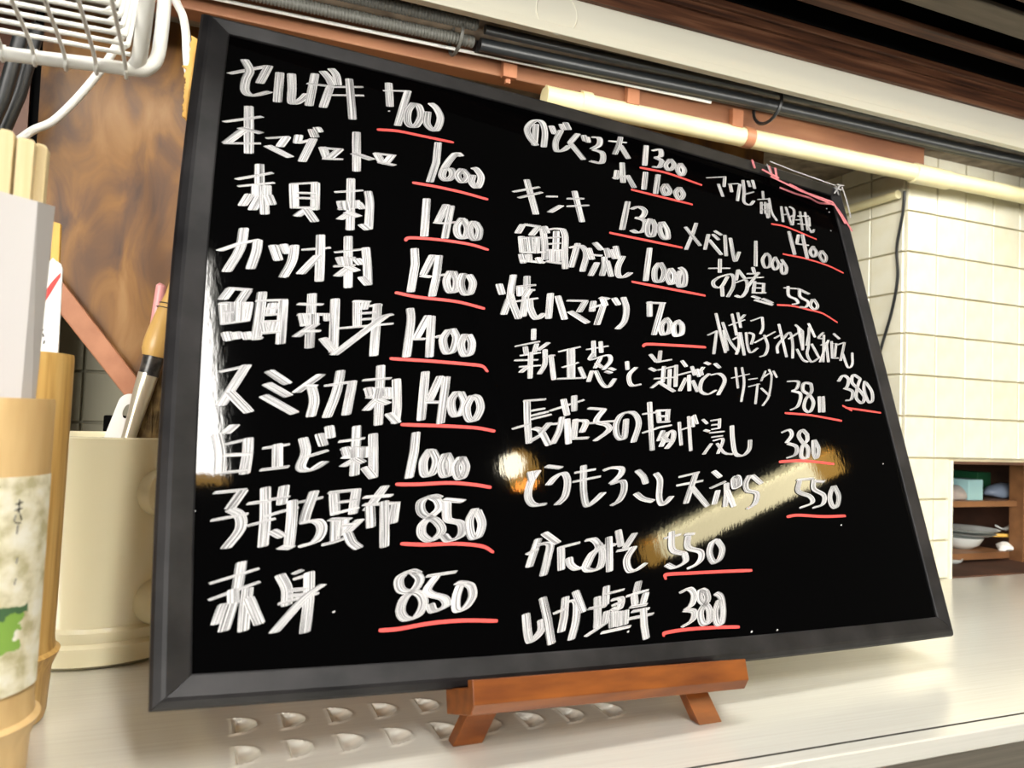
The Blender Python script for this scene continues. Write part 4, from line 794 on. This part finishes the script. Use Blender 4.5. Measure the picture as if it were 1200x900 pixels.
bm_obj('red_swoosh', bm, 'red_ink', ps_)
bm = nb()
for p, q in (((-0.0754, 0.4477, 0.1945), (-0.0740, 0.4477, 0.1954)), ((-0.0747, 0.4477, 0.1958), (-0.0753, 0.4477, 0.1923)), ((-0.0742, 0.4477, 0.1933), (-0.0737, 0.4477, 0.1916)), ((-0.0774, 0.4477, 0.1900), (-0.0765, 0.4477, 0.1879)), ((-0.0733, 0.4477, 0.1899), (-0.0736, 0.4477, 0.1881))):
    tube(bm, [p, q], .0004, 5)
bm_obj('small_writing', bm, 'black_band', ps_)

# ------------------------------------------------------------------ wire basket, cords
yB = .42; zb = 0.3250
bk = thing('wire_basket', 'white plastic coated wire basket hanging at the top left', 'basket', (-.08, .36, zb))
rim = [(-0.1140, 0.4200, 0.3200), (-0.0838, 0.4200, 0.3221), (-0.0590, 0.4200, 0.3241), (-0.0366, 0.4200, 0.3254), (-0.0313, 0.4200, 0.3274), (-0.0277, 0.4200, 0.3334), (-0.0264, 0.4200, 0.3459), (-0.0258, 0.4200, 0.3637), (-0.0248, 0.4200, 0.3905)]
rim = catmull(rim, 6)
bm = nb(); tube(bm, rim, .0033, 14); bm_obj('rim_rod', bm, 'white_wire', bk, True)
flat = catmull([(-0.0415, 0.4000, 0.3747), (-0.0366, 0.4000, 0.3510), (-0.0372, 0.4000, 0.3343), (-0.0388, 0.4000, 0.3233)], 6)
xr = -0.0375
zt = zb + .07
bm = nb(); tube(bm, [(-0.0298, 0.3850, 0.3613), (-0.0318, 0.3950, 0.3497), (-0.0342, 0.4100, 0.3354), (-0.0355, 0.4175, 0.3298), (-0.0374, 0.4195, 0.3268)], .0036, 14); bm_obj('side_rod', bm, 'white_wire', bk, True)
zg_ = zb+.0022
for k, yy in enumerate((.4086, .3978, .3875, .3778, .3685, .3595, .351, .3425, .334)):
    xe = xr - .0015 - (.42-yy)*.02
    pts = [(-.20, yy, zg_-.0018*0), (xe-.012, yy, zg_+.0006), (xe-.006, yy, zg_+.0012), (xe-.0015, yy, zg_+.0045), (xe, yy, zg_+.010), (xe+.0045, yy, zg_+.05), (xe+.006, yy, zg_+.07)]
    bm = nb(); tube(bm, catmull(pts, 3), .00115, 8); bm_obj('cross_wire', bm, 'white_wire', bk, True)
for x_ in [-0.0410-.0130*k for k in range(10)]:
    bm = nb(); z_ = zb-(-.027-x_)*.045
    tube(bm, catmull([(x_, .4212, z_+.004), (x_, .4236, z_+.0005), (x_, .4215, z_-.0034), (x_, .417, z_-.0030), (x_, .405, zb-.0002), (x_, .32, zb-.0002)], 4), .0009, 8)
    bm_obj('long_wire', bm, 'white_wire', bk, True)
cord = catmull([(-0.0420, 0.5000, 0.4153), (-0.0487, 0.5000, 0.3867), (-0.0574, 0.5000, 0.3627), (-0.0646, 0.5000, 0.3485), (-0.0742, 0.5000, 0.3325), (-0.0845, 0.5000, 0.3186), (-0.0934, 0.5000, 0.3121), (-0.0976, 0.4900, 0.3027), (-0.1000, 0.4800, 0.2939)], 6)
bm = nb(); tube(bm, cord, .0023, 10)
tag(bm_obj('electric_cable', bm, 'white_plastic', None, True), 'white cord slanting down from the basket to the chopsticks', 'cord')
cord = catmull([(-0.0316, 0.5200, 0.4341), (-0.0256, 0.5200, 0.4137), (-0.0212, 0.5200, 0.4049), (-0.0187, 0.5200, 0.3934), (-0.0175, 0.5200, 0.3799), (-0.0153, 0.5200, 0.3667), (-0.0095, 0.5200, 0.3514)], 6)
bm = nb(); tube(bm, cord, .0026, 10)
tag(bm_obj('electric_cable', bm, 'white_plastic', None, True), 'white cord curving down behind the top left corner of the board', 'cord')

# ------------------------------------------------------------------ lamps of the room, seen mirrored in the board
t = thing('ceiling_panel_lamp', 'bright white ceiling lamp mirrored as a strip along the left edge of the board', 'lamp', (.25, -1.1, 1.34))
bm = nb(); prism(bm, [(.06, -.60, 1.3), (.195, -.60, 1.3), (.415, -1.50, 1.3), (.28, -1.50, 1.3)], (0, 0, .01)); bm_obj('diffuser', bm, 'tube_white', t)
bm = nb(); prism(bm, [(.28, -1.50, 1.3), (.415, -1.50, 1.3), (.428, -1.56, 1.3), (.29, -1.56, 1.3)], (0, 0, .01)); bm_obj('amber_end', bm, 'tube_warm', t)
bm = nb(); prism(bm, [(.04, -.57, 1.312), (.21, -.57, 1.312), (.45, -1.59, 1.312), (.27, -1.59, 1.312)], (0, 0, .04)); bm_obj('housing', bm, 'fixture', t)
t = thing('fluorescent_lamp', 'long cream fluorescent lamp mirrored as a slanting bar at the lower right of the board', 'lamp', (2.84, -1.66, 1.36))
A_, B_ = V((2.62, -2.13, 1.3)), V((3.06, -1.17, 1.3))
for f0, f1, mt_, nm in ((.10, .90, 'tube', 'tube'), (0, .10, 'tube_warm', 'tube_end'), (.90, 1, 'tube_warm', 'tube_end')):
    bm = nb(); tube(bm, [A_.lerp(B_, f0), A_.lerp(B_, f1)], .056, 20); bm_obj(nm, bm, mt_, t, True)
bm = nb(); prism(bm, [A_+V((-.08, .03, .06)), A_+V((.08, -.03, .06)), B_+V((.08, -.03, .06)), B_+V((-.08, .03, .06))], (0, 0, .03)); bm_obj('housing', bm, 'fixture', t)
t = thing('globe_lamp', 'round warm pendant lamp mirrored as a glowing spot in the middle of the board', 'lamp', (.927, -.684, .95))
bm = nb(); bmesh.ops.create_uvsphere(bm, u_segments=24, v_segments=16, radius=.032); bmesh.ops.translate(bm, verts=bm.verts, vec=(.927, -.684, .849)); bm_obj('globe', bm, 'globe', t, True)
bm = nb(); lathe(bm, .962, -.700, [(.012, .905), (.034, .880), (.044, .840), (.030, .805)], 28); bm_obj('amber_halo', bm, 'tube_warm', t, True)  # glowing shell added to imitate the lamp's amber halo
bm = nb(); tube(bm, [(.935, -.692, .90), (.935, -.692, 1.6)], .003, 8); bm_obj('flex', bm, 'black_rubber', t)
